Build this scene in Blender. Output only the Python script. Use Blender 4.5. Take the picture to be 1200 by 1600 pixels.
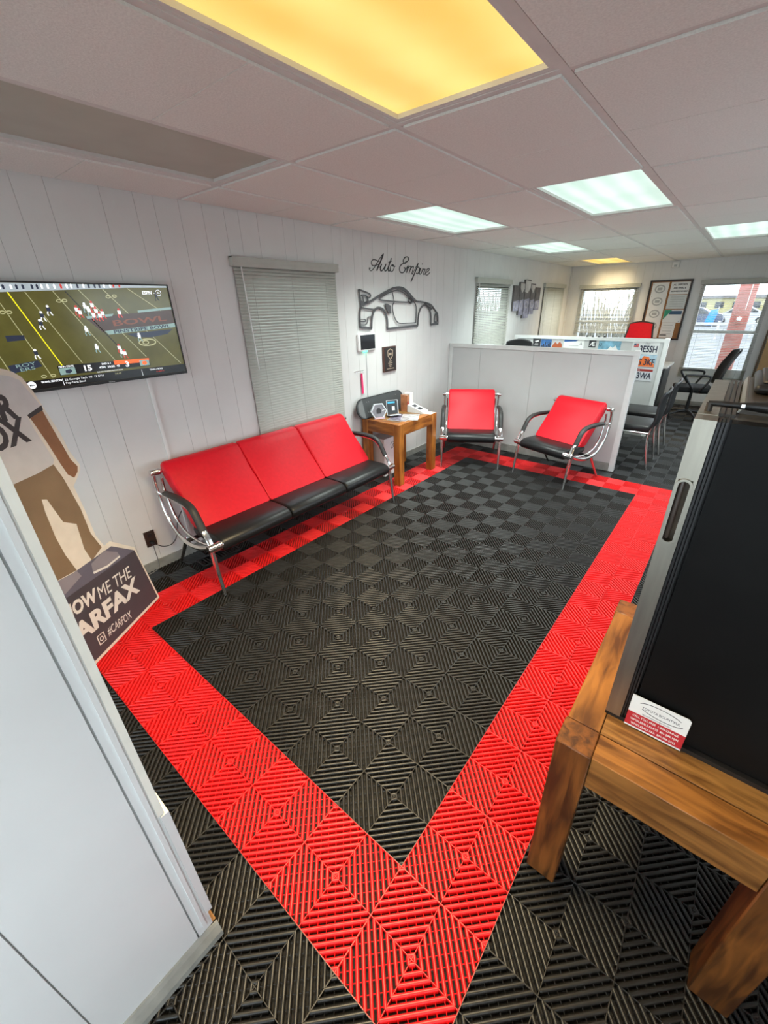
import bpy, bmesh, math, random
from mathutils import Vector, Matrix
random.seed(7)
for o in list(bpy.data.objects): bpy.data.objects.remove(o)
scene = bpy.context.scene
col = scene.collection
PI = math.pi
# ------------------------------------------------------------------ camera
cam_d = bpy.data.cameras.new('camera')
cam = bpy.data.objects.new('camera', cam_d); col.objects.link(cam)
cam.location = (0.43499, -0.53929, 1.65446)
cam.rotation_mode = 'XYZ'
cam.rotation_euler = (1.1163995, 0.0162657, 0.6690552)
cam_d.sensor_fit = 'AUTO'; cam_d.sensor_width = 36.0
cam_d.lens = 36.0 * 641.601 / 1600.0
cam_d.shift_x = -17.754 / 1600.0
cam_d.shift_y = -9.453 / 1600.0
cam_d.clip_start = 0.02; cam_d.clip_end = 400
scene.camera = cam
# ------------------------------------------------------------------ world, exposure
SKY = 3.5
wd = bpy.data.worlds.new('overcast_sky'); scene.world = wd; wd.use_nodes = True
bg = wd.node_tree.nodes['Background']
bg.inputs['Color'].default_value = (0.78, 0.91, 1.0, 1); bg.inputs['Strength'].default_value = SKY
vs = scene.view_settings
vs.view_transform = 'Standard'; vs.look = 'None'; vs.exposure = 0.74; vs.gamma = 1.0
vs.use_curve_mapping = False
LAMP_W = 15.0      # white tubes, watts per fixture
LAMP_Y = 27.0      # yellowed diffuser fixture
# ------------------------------------------------------------------ constants (metres)
T = 0.3048
XW, XR, YB, YF, H = -2.432, 1.219, 8.38, -2.40, 2.245
GX, GY, GM = -0.7710, 1.0056, 0.6096        # ceiling grid origin and module

# ================================================================== helpers
def srgb(r, g, b):
    f = lambda c: (c / 255 / 12.92) if c / 255 <= .04045 else ((c / 255 + .055) / 1.055) ** 2.4
    return (f(r), f(g), f(b))
MATS = {}
def mat(name, c, rough=.5, metal=0., spec=.5, noise=None, bump=None, emit=None, coat=0., aniso=None, stretch=None):
    """procedural material: base colour broken up by noise, optional bump."""
    if name in MATS: return MATS[name]
    m = bpy.data.materials.new(name); m.use_nodes = True; MATS[name] = m
    nt = m.node_tree; N = nt.nodes; L = nt.links
    b = N['Principled BSDF']
    b.inputs['Roughness'].default_value = rough; b.inputs['Metallic'].default_value = metal
    b.inputs['Specular IOR Level'].default_value = spec
    if coat: b.inputs['Coat Weight'].default_value = coat; b.inputs['Coat Roughness'].default_value = .08
    b.inputs['Base Color'].default_value = (*c, 1)
    tc = N.new('ShaderNodeTexCoord'); src = tc.outputs['Object']
    if stretch:
        mp = N.new('ShaderNodeMapping'); mp.inputs['Scale'].default_value = stretch
        L.new(src, mp.inputs['Vector']); src = mp.outputs['Vector']
    sc, am = noise if noise else (14., .05)
    n = N.new('ShaderNodeTexNoise'); n.inputs['Scale'].default_value = sc; n.inputs['Detail'].default_value = 4
    L.new(src, n.inputs['Vector'])
    r = N.new('ShaderNodeValToRGB')
    lo = tuple(max(0, v * (1 - am)) for v in c); hi = tuple(v * (1 + am) for v in c)
    r.color_ramp.elements[0].position = .3; r.color_ramp.elements[1].position = .7
    r.color_ramp.elements[0].color = (*lo, 1); r.color_ramp.elements[1].color = (*hi, 1)
    L.new(n.outputs['Fac'], r.inputs['Fac']); L.new(r.outputs['Color'], b.inputs['Base Color'])
    if bump:
        n2 = N.new('ShaderNodeTexNoise'); n2.inputs['Scale'].default_value = bump[0]; n2.inputs['Detail'].default_value = 3
        L.new(src, n2.inputs['Vector'])
        bp = N.new('ShaderNodeBump'); bp.inputs['Strength'].default_value = bump[1]; bp.inputs['Distance'].default_value = bump[2] if len(bump) > 2 else .002
        L.new(n2.outputs['Fac'], bp.inputs['Height']); L.new(bp.outputs['Normal'], b.inputs['Normal'])
    if emit:
        b.inputs['Emission Strength'].default_value = emit; L.new(r.outputs['Color'], b.inputs['Emission Color'])
    return m
def wood(name, c1, c2, scale=(18, 2.2, 18), rough=.42):
    if name in MATS: return MATS[name]
    m = bpy.data.materials.new(name); m.use_nodes = True; MATS[name] = m
    N = m.node_tree.nodes; L = m.node_tree.links; b = N['Principled BSDF']; b.inputs['Roughness'].default_value = rough
    tc = N.new('ShaderNodeTexCoord'); mp = N.new('ShaderNodeMapping'); mp.inputs['Scale'].default_value = scale
    L.new(tc.outputs['Object'], mp.inputs['Vector'])
    n = N.new('ShaderNodeTexNoise'); n.inputs['Scale'].default_value = 2.2; n.inputs['Detail'].default_value = 8; n.inputs['Distortion'].default_value = .7
    L.new(mp.outputs['Vector'], n.inputs['Vector'])
    n3 = N.new('ShaderNodeTexNoise'); n3.inputs['Scale'].default_value = 5.; L.new(tc.outputs['Object'], n3.inputs['Vector'])
    ad = N.new('ShaderNodeMath'); ad.operation = 'MULTIPLY_ADD'; ad.inputs[1].default_value = .55; L.new(n3.outputs['Fac'], ad.inputs[0]); 
    sb = N.new('ShaderNodeMath'); sb.operation = 'SUBTRACT'; sb.inputs[1].default_value = .27; L.new(n.outputs['Fac'], sb.inputs[0]); L.new(sb.outputs[0], ad.inputs[2])
    r = N.new('ShaderNodeValToRGB'); r.color_ramp.elements[0].position = .32; r.color_ramp.elements[1].position = .68
    r.color_ramp.elements[0].color = (*c1, 1); r.color_ramp.elements[1].color = (*c2, 1)
    L.new(ad.outputs[0], r.inputs['Fac']); L.new(r.outputs['Color'], b.inputs['Base Color'])
    bp = N.new('ShaderNodeBump'); bp.inputs['Strength'].default_value = .12; bp.inputs['Distance'].default_value = .002
    L.new(n.outputs['Fac'], bp.inputs['Height']); L.new(bp.outputs['Normal'], b.inputs['Normal'])
    return m
def glass(name, tint=(1, 1, 1), refl=.06):
    if name in MATS: return MATS[name]
    m = bpy.data.materials.new(name); m.use_nodes = True; MATS[name] = m
    N = m.node_tree.nodes; L = m.node_tree.links; N.clear()
    out = N.new('ShaderNodeOutputMaterial'); mx = N.new('ShaderNodeMixShader'); t = N.new('ShaderNodeBsdfTransparent'); g = N.new('ShaderNodeBsdfGlossy')
    t.inputs['Color'].default_value = (*tint, 1); g.inputs['Roughness'].default_value = .03
    lw = N.new('ShaderNodeLayerWeight'); lw.inputs['Blend'].default_value = .5       # facing: 0 head-on, 1 edge-on
    pw = N.new('ShaderNodeMath'); pw.operation = 'POWER'; pw.inputs[1].default_value = 5.; L.new(lw.outputs['Facing'], pw.inputs[0])
    fr = N.new('ShaderNodeMath'); fr.operation = 'MULTIPLY_ADD'; fr.inputs[1].default_value = .9; fr.inputs[2].default_value = .03; L.new(pw.outputs[0], fr.inputs[0])
    L.new(fr.outputs[0], mx.inputs[0]); L.new(t.outputs[0], mx.inputs[1]); L.new(g.outputs[0], mx.inputs[2]); L.new(mx.outputs[0], out.inputs[0])
    return m

class MB:
    def __init__(s): s.v = []; s.f = []
    def add(s, vs_, fs):
        k = len(s.v); s.v += [tuple(p) for p in vs_]; s.f += [tuple(i + k for i in f) for f in fs]; return s
    def box(s, x0, x1, y0, y1, z0, z1):
        return s.add([(x0, y0, z0), (x1, y0, z0), (x1, y1, z0), (x0, y1, z0), (x0, y0, z1), (x1, y0, z1), (x1, y1, z1), (x0, y1, z1)],
                     [(0, 3, 2, 1), (4, 5, 6, 7), (0, 1, 5, 4), (1, 2, 6, 5), (2, 3, 7, 6), (3, 0, 4, 7)])
    def prism(s, poly, fr, d0, d1):
        n = len(poly)
        a = sum(poly[i][0] * poly[(i + 1) % n][1] - poly[(i + 1) % n][0] * poly[i][1] for i in range(n))
        if a < 0: poly = poly[::-1]
        vs_ = [fr(p[0], p[1], d0) for p in poly] + [fr(p[0], p[1], d1) for p in poly]
        fs = [tuple(range(n - 1, -1, -1)), tuple(range(n, 2 * n))] + [(i, (i + 1) % n, n + (i + 1) % n, n + i) for i in range(n)]
        return s.add(vs_, fs)
    def tube(s, pts, r, n=8, closed=False, flat=None):
        """round tube along pts; r number or list; flat=(a,b) elliptical radii factor"""
        pts = [Vector(p) for p in pts]; m = len(pts); vs_ = []; fs = []
        rs = r if isinstance(r, (list, tuple)) else [r] * m
        up = None
        for i, p in enumerate(pts):
            if closed: t = pts[(i + 1) % m] - pts[i - 1]
            else: t = (pts[min(i + 1, m - 1)] - pts[max(i - 1, 0)])
            t.normalize()
            if up is None:
                up = Vector((0, 0, 1)) if abs(t.z) < .9 else Vector((1, 0, 0))
            a = t.cross(up);
            if a.length < 1e-4: a = t.cross(Vector((0, 1, 0)))
            a.normalize(); b = a.cross(t).normalized(); up = b
            fa, fb = flat if flat else (1, 1)
            for k in range(n):
                an = 2 * PI * (k + .5) / n
                vs_.append(p + a * (math.cos(an) * rs[i] * fa) + b * (math.sin(an) * rs[i] * fb))
        for i in range(m if closed else m - 1):
            for k in range(n):
                j = (i + 1) % m
                fs.append((i * n + k, i * n + (k + 1) % n, j * n + (k + 1) % n, j * n + k))
        if not closed:
            fs.append(tuple(range(n - 1, -1, -1))); fs.append(tuple((m - 1) * n + k for k in range(n)))
        return s.add(vs_, fs)
    def cyl(s, p0, p1, r0, r1=None, n=14): return s.tube([p0, p1], [r0, r0 if r1 is None else r1], n)
    def lathe(s, prof, c=(0, 0, 0), n=20):
        vs_ = []; fs = []
        for r, z in prof:
            for k in range(n): vs_.append((c[0] + r * math.cos(2 * PI * k / n), c[1] + r * math.sin(2 * PI * k / n), c[2] + z))
        for i in range(len(prof) - 1):
            for k in range(n): fs.append((i * n + k, i * n + (k + 1) % n, (i + 1) * n + (k + 1) % n, (i + 1) * n + k))
        fs.append(tuple(range(n - 1, -1, -1))); fs.append(tuple((len(prof) - 1) * n + k for k in range(n)))
        return s.add(vs_, fs)
    def ribbon(s, pts, w, fr, d0, d1, closed=False):
        """flat strip of width w along a 2D polyline, extruded in frame fr"""
        P = [Vector(p) for p in pts]; n = len(P); Lf = []; Rt = []
        for i in range(n):
            if closed: t = P[(i + 1) % n] - P[i - 1]
            else: t = P[min(i + 1, n - 1)] - P[max(i - 1, 0)]
            if t.length < 1e-9: t = Vector((1, 0))
            t.normalize(); nn = Vector((-t.y, t.x)) * (w / 2)
            Lf.append(P[i] + nn); Rt.append(P[i] - nn)
        vs_ = []
        for d in (d0, d1):
            for i in range(n): vs_ += [fr(Lf[i].x, Lf[i].y, d), fr(Rt[i].x, Rt[i].y, d)]
        fs = []; o = 2 * n
        for i in range(n if closed else n - 1):
            j = (i + 1) % n; a, b, c, d = 2 * i, 2 * i + 1, 2 * j + 1, 2 * j
            fs += [(a, b, c, d), (o + d, o + c, o + b, o + a), (a, d, o + d, o + a), (c, b, o + b, o + c)]
        if not closed: fs += [(0, o, o + 1, 1), (2 * n - 2, 2 * n - 1, o + 2 * n - 1, o + 2 * n - 2)]
        return s.add(vs_, fs)
    def mesh(s, name, m, smooth=None):
        me = bpy.data.meshes.new(name); me.from_pydata(s.v, [], s.f)
        if m: me.materials.append(m)
        bm = bmesh.new(); bm.from_mesh(me); bmesh.ops.recalc_face_normals(bm, faces=bm.faces); bm.to_mesh(me); bm.free()
        if smooth: me.shade_smooth(); me.set_sharp_from_angle(angle=math.radians(smooth))
        return me
def smooth_line(P, k=6, closed=False):
    """Catmull-Rom through 2D/3D points"""
    P = [Vector(p) for p in P]; n = len(P); out = []
    if n < 3: return P
    rng = range(n) if closed else range(n - 1)
    for i in rng:
        if closed: a, b, c, d = P[i - 1], P[i], P[(i + 1) % n], P[(i + 2) % n]
        else: a, b, c, d = P[max(i - 1, 0)], P[i], P[i + 1], P[min(i + 2, n - 1)]
        for q in range(k):
            t = q / k
            out.append(.5 * ((2 * b) + (c - a) * t + (2 * a - 5 * b + 4 * c - d) * t * t + (3 * b - a - 3 * c + d) * t ** 3))
    if not closed: out.append(P[-1])
    return out
def frame(o, r, u):
    o = Vector(o); r = Vector(r); u = Vector(u); n = r.cross(u)
    f = lambda a, b, d=0.: o + r * a + u * b + n * d
    f.M = Matrix(((r.x, u.x, n.x, o.x), (r.y, u.y, n.y, o.y), (r.z, u.z, n.z, o.z), (0, 0, 0, 1)))
    return f
FL = frame((XW, 0, 0), (0, 1, 0), (0, 0, 1))           # left wall: (y, z, out)
FB = frame((0, YB, 0), (1, 0, 0), (0, 0, 1))           # back wall: (x, z, out)
FZ = frame((0, 0, 0), (1, 0, 0), (0, 1, 0))            # floor plan: (x, y, up)
WM = {}                                                # world matrices of roots
def obj(name, me, parent=None, world=False, loc=None, rotz=None):
    """link one mesh object. world=True: the mesh is in world coordinates although it has a parent"""
    o = bpy.data.objects.new(name, me); col.objects.link(o)
    if parent is not None:
        o.parent = parent
        if world: o.matrix_parent_inverse = WM[parent.name].inverted()
    M = Matrix.Identity(4)
    if loc is not None: o.location = loc; M = Matrix.Translation(loc)
    if rotz is not None: o.rotation_euler = (0, 0, rotz); M = M @ Matrix.Rotation(rotz, 4, 'Z')
    WM[o.name] = (M if (parent is None or world) else WM[parent.name] @ M)
    return o
def add(name, mb, m, parent=None, world=True, smooth=None, **k):
    return obj(name, mb.mesh(name, m, smooth), parent, world, **k)
def tag(o, label=None, cat=None, group=None, kind=None):
    if label: o['label'] = label
    if cat: o['category'] = cat
    if group: o['group'] = group
    if kind: o['kind'] = kind
    return o
def thing(name, label, cat, loc=(0, 0, 0), rotz=0., group=None):
    o = bpy.data.objects.new(name, None); col.objects.link(o); o.empty_display_size = .1
    o.location = loc; o.rotation_euler = (0, 0, rotz)
    WM[o.name] = Matrix.Translation(loc) @ Matrix.Rotation(rotz, 4, 'Z')
    return tag(o, label, cat, group)
def copy_tree(o, parent=None):
    c = o.copy(); col.objects.link(c)
    if parent is not None: c.parent = parent
    for ch in list(o.children): copy_tree(ch, c)
    return c
def rounded(x0, x1, y0, y1, z0, z1, r, seg=3):
    bm = bmesh.new(); bmesh.ops.create_cube(bm, size=1)
    for v in bm.verts: v.co = Vector(((x0 + x1) / 2 + v.co.x * (x1 - x0), (y0 + y1) / 2 + v.co.y * (y1 - y0), (z0 + z1) / 2 + v.co.z * (z1 - z0)))
    bmesh.ops.bevel(bm, geom=list(bm.edges), offset=r, segments=seg, affect='EDGES', profile=.5)
    return bm
def addbm(name, bm, m, parent=None, world=True, smooth=40, **k):
    me = bpy.data.meshes.new(name); bm.to_mesh(me); bm.free(); me.materials.append(m)
    if smooth: me.shade_smooth(); me.set_sharp_from_angle(angle=math.radians(smooth))
    return obj(name, me, parent, world, **k)
def cushion(prof, x0, x1, r=.02):
    """side profile [(y,z)] extruded along x with softened ends"""
    n = len(prof); cy = sum(p[0] for p in prof) / n; cz = sum(p[1] for p in prof) / n
    mb = MB(); vs_ = []; fs = []
    rings = [(x0, .86), (x0 + r * .3, .95), (x0 + r, 1.), (x1 - r, 1.), (x1 - r * .3, .95), (x1, .86)]
    ext = max(max(abs(p[0] - cy), abs(p[1] - cz)) for p in prof)
    for x, s_ in rings:
        sh = (1 - s_) * .12
        for y, z in prof:
            d = Vector((y - cy, z - cz)); l = d.length or 1; q = d - d / l * min(l * .9, sh)
            vs_.append((x, cy + q.x, cz + q.y))
    for i in range(len(rings) - 1):
        for k in range(n): fs.append((i * n + k, i * n + (k + 1) % n, (i + 1) * n + (k + 1) % n, (i + 1) * n + k))
    fs.append(tuple(range(n))); fs.append(tuple((len(rings) - 1) * n + k for k in range(n)))
    return mb.add(vs_, fs)
def text(name, s, size, fr, a, b, d, m, parent, bold=0., shear=0., align='CENTER', xs=1., thick=.0006, rot=0.):
    cu = bpy.data.curves.new(name, 'FONT'); cu.body = s; cu.size = size; cu.offset = bold; cu.shear = shear
    cu.align_x = align; cu.resolution_u = 3; cu.extrude = thick / 2; cu.space_line = .9
    t = bpy.data.objects.new(name, cu); col.objects.link(t)
    dg = bpy.context.evaluated_depsgraph_get(); me = bpy.data.meshes.new_from_object(t.evaluated_get(dg))
    bpy.data.objects.remove(t); me.materials.clear(); me.materials.append(m); me.name = name
    me.transform(fr.M @ Matrix.Translation((a, b, d)) @ Matrix.Rotation(rot, 4, 'Z') @ Matrix.Diagonal((xs, 1, 1, 1)))
    return obj(name, me, parent, True)

# ================================================================== materials
M_wall = mat('wall_paint', (.70, .695, .675), .55, noise=(3., .04), bump=(60, .15, .001))
M_back = mat('wall_backing', (.50, .50, .49), .7)
M_base = mat('vinyl_baseboard', (.27, .265, .24), .5, noise=(20, .15))
M_ceil = mat('ceiling_tile', (.80, .81, .765), .9, noise=(160, .07), bump=(220, .5, .002))
M_tee = mat('ceiling_tee', (.68, .67, .64), .5)
M_sub = mat('subfloor', (.012, .011, .010), .9, noise=(60, .6))
M_blk = mat('black_tile_plastic', (.0165, .0155, .0145), .36, spec=.42, noise=(9, .25))
M_red = mat('red_tile_plastic', (.72, .011, .013), .38, spec=.42, noise=(9, .12))
M_chrome = mat('chrome', (.78, .78, .78), .12, 1., noise=(5, .03))
M_steel = mat('brushed_steel', (.38, .355, .30), .38, 1., noise=(60, .1), stretch=(1, 1, .08))
M_redv = mat('red_vinyl', (.66, .008, .020), .45, spec=.22, noise=(40, .05), bump=(260, .12, .001))
M_blkv = mat('black_vinyl', (.010, .010, .0105), .36, spec=.32, noise=(40, .1), bump=(260, .12, .001))
M_blkp = mat('black_plastic', (.014, .014, .015), .4)
M_rub = mat('armrest_rubber', (.022, .021, .02), .5, bump=(300, .1, .001))
M_wood = wood('amber_wood', srgb(82, 46, 16), srgb(150, 98, 44))
M_woodt = wood('worn_table_top', srgb(88, 56, 26), srgb(160, 116, 64), scale=(3, 22, 10), rough=.35)
M_woodl = wood('leg_wood', srgb(66, 36, 14), srgb(130, 78, 32), scale=(20, 20, 2.0))
M_woodx = wood('amber_wood_cross', srgb(88, 52, 20), srgb(156, 104, 50), scale=(2.2, 18, 18))
M_cream = mat('cream_card', (.80, .77, .68), .6)
M_slat = mat('blind_slat', (.46, .465, .415), .45)
M_bronze = mat('dark_bronze_frame', (.045, .04, .035), .45)
M_frame = mat('white_vinyl_frame', (.55, .56, .54), .4)
M_glass = glass('window_glass')
M_white = mat('white_paper', (.80, .80, .78), .6, noise=(6, .03))
M_part = mat('partition_laminate', (.53, .535, .525), .35, noise=(4, .03))
M_partf = mat('partition_frame', (.66, .67, .655), .3)
M_metalblk = mat('black_metal_art', (.03, .03, .032), .45)
M_art = mat('art_paint', (.085, .085, .09), .5)

# ================================================================== floor
R60 = math.radians(62)
def tile_mesh(name, m):
    mb = MB(); h = T / 2 - .0006; n = 12; st = 2 * (T / 2) / n
    w, ch, top, low = .0052, .0052, 0., -.0165
    PROF = [(-1.06, -10), (-1., -1.), (-.82, -.44), (-.42, -.1), (.42, -.1), (.82, -.44), (1., -1.), (1.06, -10)]
    def bar(p, q, ww, cc, zt, zb):
        d = Vector((q[0] - p[0], q[1] - p[1])); 
        if d.length < .004: return
        d.normalize(); nx, ny = -d.y, d.x
        V = []
        for (x, y) in (p, q):
            for f_, z in PROF:
                V.append((x + nx * f_ * ww, y + ny * f_ * ww, zt + z * cc if z > -9 else zb))
        k_ = len(PROF); mb.add(V, [(i, i + 1, i + k_ + 1, i + k_) for i in range(k_ - 1)])
    for sx in (-1, 1):
        for sy in (-1, 1):
            for k in range(n):
                c = st * (k + .5)
                if c <= h: a, b = (0, c), (c, 0)
                else: a, b = (c - h, h), (h, c - h)
                # short shortening at the mitres
                bar((a[0] * sx, a[1] * sy), (b[0] * sx, b[1] * sy), w, ch, top, low)
            for e in (-.108, -.072, -.036, 0, .036, .072, .108):      # thin cross webs
                # x - y = e within the quadrant
                lo = max(0, e); hi = min(h, h + e)
                V = []; ww = .0009
                for x in (lo, hi):
                    y = x - e
                    V += [((x - ww) * sx, (y + ww) * sy, -.0066), (x * sx, y * sy, -.0052), ((x + ww) * sx, (y - ww) * sy, -.0066)]
                mb.add(V, [(0, 1, 4, 3), (1, 2, 5, 4)])
    for (p, q) in (((-h, 0), (h, 0)), ((0, -h), (0, h)), ((-h, -h), (h, -h)), ((-h, h), (h, h)), ((-h, -h), (-h, h)), ((h, -h), (h, h))):
        bar(p, q, .0012, .0004, -.0012, low)
    me = bpy.data.meshes.new(name); me.from_pydata(mb.v, [], mb.f); me.materials.append(m); me.shade_smooth()
    bm = bmesh.new(); bm.from_mesh(me)
    for f in bm.faces:
        if f.normal.z < -1e-6: f.normal_flip()
    bm.to_mesh(me); bm.free(); me.set_sharp_from_angle(angle=R60); me.update()
    return me
floor = add('floor', MB().box(XW - .05, XR + .05, YF - .05, YB + .05, -.09, -.0166), M_sub); tag(floor, kind='structure')
ME_black = tile_mesh('black_floor_tile', M_blk); ME_redt = tile_mesh('red_floor_tile', M_red)
spots = []
for u in range(-8, 4):
    for v in range(-8, 28):
        x, y = (u + .5) * T, (v + .5) * T
        if y > YB - .02 or y < YF + .05: continue
        red = (-7 <= u <= 0 and -1 <= v <= 12) and not (-6 <= u <= -1 and 0 <= v <= 11)
        hid = (y > 4.1 and x < -.45) or (x < -.35 and y < -.6) or y < -.9
        spots.append((hid, (x - .435) ** 2 + (y + .54) ** 2, x, y, red))
spots.sort()
rest = MB(); restn = 0
for i, (hid, d, x, y, red) in enumerate(spots):
    if i < 298 and not hid:
        obj('floor_tile', ME_redt if red else ME_black, floor, False, loc=(x, y, 0))
    else:
        me = ME_black
        rest.add([(w_.co.x + x, w_.co.y + y, w_.co.z) for w_ in me.vertices], [tuple(p.vertices) for p in me.polygons]); restn += 1
me = bpy.data.meshes.new('far_floor_tiles'); me.from_pydata(rest.v, [], rest.f); me.materials.append(M_blk); me.shade_smooth(); me.set_sharp_from_angle(angle=R60)
tag(obj('floor_tiles', me, floor), kind='stuff')

# ================================================================== ceiling
ceiling = add('ceiling', MB().box(XW - .1, XR + .1, YF - .1, YB + .1, H + .06, H + .12), M_back); tag(ceiling, kind='structure')
xs_ = [XW] + [GX + GM * i for i in range(-2, 4)] + [XR]
ys_ = [YF] + [GY + GM * 2 * j for j in range(-2, 7) if GY + GM * 2 * j < YB] + [YB]
LIGHTS = {(-2, -2): 'off', (0, -2): 'yel', (-2, 2): 'w', (0, 2): 'w', (-2, 6): 'w', (-2, 10): 'yel', (1, 6): 'w'}
def ceil_tile(x0, x1, y0, y1):
    g = .019; mb = MB(); ym = None
    j0 = round((y0 - GY) / GM)
    ycut = GY + GM * (math.floor((y0 - GY) / (2 * GM) + 1e-3) * 2 + 1)
    segs = [(y0 + g, y1 - g)] if not (y0 + .1 < ycut < y1 - .1) else [(y0 + g, ycut - .002), (ycut + .002, y1 - g)]
    for a, b in segs: mb.box(x0 + g, x1 - g, a, b, H - .0065, H + .02)
    mb.box(x0 + g + .003, x1 - g - .003, y0 + g + .003, y1 - g - .003, H - .003, H + .024)
    return mb
for i in range(len(xs_) - 1):
    for j in range(len(ys_) - 1):
        x0, x1, y0, y1 = xs_[i], xs_[i + 1], ys_[j], ys_[j + 1]
        key = (round((x0 - GX) / GM), round((y0 - GY) / GM))
        if key in LIGHTS and abs(x1 - x0 - GM) < .01: continue
        add('ceiling_tile', ceil_tile(x0, x1, y0, y1), M_ceil, ceiling)
for x in xs_[1:-1]: add('main_tee', MB().box(x - .012, x + .012, YF, YB, H - .0012, H + .03).box(x - .021, x + .021, YF, YB, H + .0008, H + .028), M_tee, ceiling)
for y in ys_[1:-1]:
    for i in range(len(xs_) - 1):
        add('cross_tee', MB().box(xs_[i] + .012, xs_[i + 1] - .012, y - .012, y + .012, H - .0008, H + .029).box(xs_[i] + .021, xs_[i + 1] - .021, y - .021, y + .021, H + .0012, H + .027), M_tee, ceiling)
add('wall_angle', MB().box(XW, XW + .012, YF, YB, H, H + .004), M_tee, ceiling)
add('wall_angle', MB().box(XW, XR, YB - .012, YB, H, H + .004), M_tee, ceiling)

def diffuser_mat(name, c, lo, hi, tubes, warm=None):
    m = bpy.data.materials.new(name); m.use_nodes = True
    N = m.node_tree.nodes; L = m.node_tree.links; b = N['Principled BSDF']; b.inputs['Base Color'].default_value = (*c, 1); b.inputs['Roughness'].default_value = .35
    tc = N.new('ShaderNodeTexCoord'); sx = N.new('ShaderNodeSeparateXYZ'); L.new(tc.outputs['Object'], sx.inputs[0])
    mm = N.new('ShaderNodeMath'); mm.operation = 'MULTIPLY'; mm.inputs[1].default_value = 2 * PI * tubes / .58; L.new(sx.outputs['X'], mm.inputs[0])
    cs = N.new('ShaderNodeMath'); cs.operation = 'COSINE'; L.new(mm.outputs[0], cs.inputs[0])
    nz = N.new('ShaderNodeTexNoise'); nz.inputs['Scale'].default_value = 2.4; L.new(tc.outputs['Object'], nz.inputs['Vector'])
    ad = N.new('ShaderNodeMath'); ad.operation = 'MULTIPLY_ADD'; ad.inputs[1].default_value = .22; L.new(cs.outputs[0], ad.inputs[0]); L.new(nz.outputs['Fac'], ad.inputs[2])
    r = N.new('ShaderNodeValToRGB'); r.color_ramp.elements[0].position = .25; r.color_ramp.elements[1].position = .75
    r.color_ramp.elements[0].color = (*lo, 1); r.color_ramp.elements[1].color = (*hi, 1); L.new(ad.outputs[0], r.inputs[0])
    L.new(r.outputs[0], b.inputs['Emission Color']); b.inputs['Emission Strength'].default_value = 1.
    vo = N.new('ShaderNodeTexChecker'); vo.inputs['Scale'].default_value = 190; L.new(tc.outputs['Object'], vo.inputs['Vector'])
    bp = N.new('ShaderNodeBump'); bp.inputs['Strength'].default_value = .25; bp.inputs['Distance'].default_value = .001; L.new(vo.outputs['Fac'], bp.inputs['Height']); L.new(bp.outputs[0], b.inputs['Normal'])
    return m
D_w = diffuser_mat('white_lit_diffuser', (.12, .14, .13), (.35, .49, .43), (.50, .60, .555), 4)
D_y = diffuser_mat('yellowed_lit_diffuser', (.14, .10, .04), (.58, .35, .07), (.68, .48, .135), 2)
D_o = mat('unlit_diffuser', (.46, .45, .38), .4, noise=(5, .06), bump=(400, .2, .001))
names = {(-2, -2): ('grey ceiling light panel switched off above the television wall', 'off'),
         (0, -2): ('large glowing yellow ceiling light panel nearest the camera', 'yel'),
         (-2, 2): ('lit white ceiling light panel above the car wall art', 'w'),
         (0, 2): ('lit white ceiling light panel above the middle of the checkered floor', 'w'),
         (-2, 6): ('lit white ceiling light panel above the low partition, left row', 'w'),
         (-2, 10): ('small glowing yellow ceiling light panel by the far back wall', 'yel'),
         (1, 6): ('lit white ceiling light panel at the far right of the ceiling', 'w')}
for (i, j), (lb, kd) in names.items():
    x0, y0 = GX + GM * i, GY + GM * j; cx, cy = x0 + GM / 2, y0 + GM
    r = thing('ceiling_light', lb, 'ceiling light', (cx, cy, H), group='ceiling light panels')
    a, b_ = GM / 2 - .014, GM - .014
    fb = MB()
    for s_ in (-1, 1):
        fb.box(min(s_ * a, s_ * (a - .022)), max(s_ * a, s_ * (a - .022)), -b_, b_, .002, .028)
        fb.box(-a + .022, a - .022, min(s_ * b_, s_ * (b_ - .022)), max(s_ * b_, s_ * (b_ - .022)), .002, .028)
    add('light_frame', fb, M_tee, r, False)
    add('housing', MB().box(-a, a, -b_, b_, .03, .055), M_tee, r, False)
    # diffuser sags a little between its edges
    mb = MB(); nx, ny = 6, 10; V = []
    for q in range(ny + 1):
        for p in range(nx + 1):
            fx, fy = p / nx * 2 - 1, q / ny * 2 - 1
            V.append((fx * (a - .02), fy * (b_ - .02), .016 - .010 * (1 - fx * fx) * (1 - fy * fy)))
    mb.add(V, [(q * (nx + 1) + p, q * (nx + 1) + p + 1, (q + 1) * (nx + 1) + p + 1, (q + 1) * (nx + 1) + p) for q in range(ny) for p in range(nx)])
    me = bpy.data.meshes.new('diffuser'); me.from_pydata(mb.v, [], mb.f); me.materials.append({'w': D_w, 'yel': D_y, 'off': D_o}[kd]); me.shade_smooth()
    o = obj('diffuser', me, r); tag(o, label={'w': 'white prismatic diffuser', 'yel': 'yellowed prismatic diffuser', 'off': 'dull grey diffuser'}[kd])
    if kd != 'off':                                    # the tubes' light, cut off sideways by the prismatic lens
        ld = bpy.data.lights.new('tube_light', 'AREA'); ld.shape = 'RECTANGLE'; ld.size = .54; ld.size_y = 1.12
        ld.energy = LAMP_W if kd == 'w' else (LAMP_Y if j == -2 else LAMP_Y * .45); ld.color = (.90, 1., .95) if kd == 'w' else (1., .80, .48); ld.spread = math.radians(112)
        lo = bpy.data.objects.new('tube_light', ld); col.objects.link(lo); lo.parent = r; lo.location = (0, 0, -.004)
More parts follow.
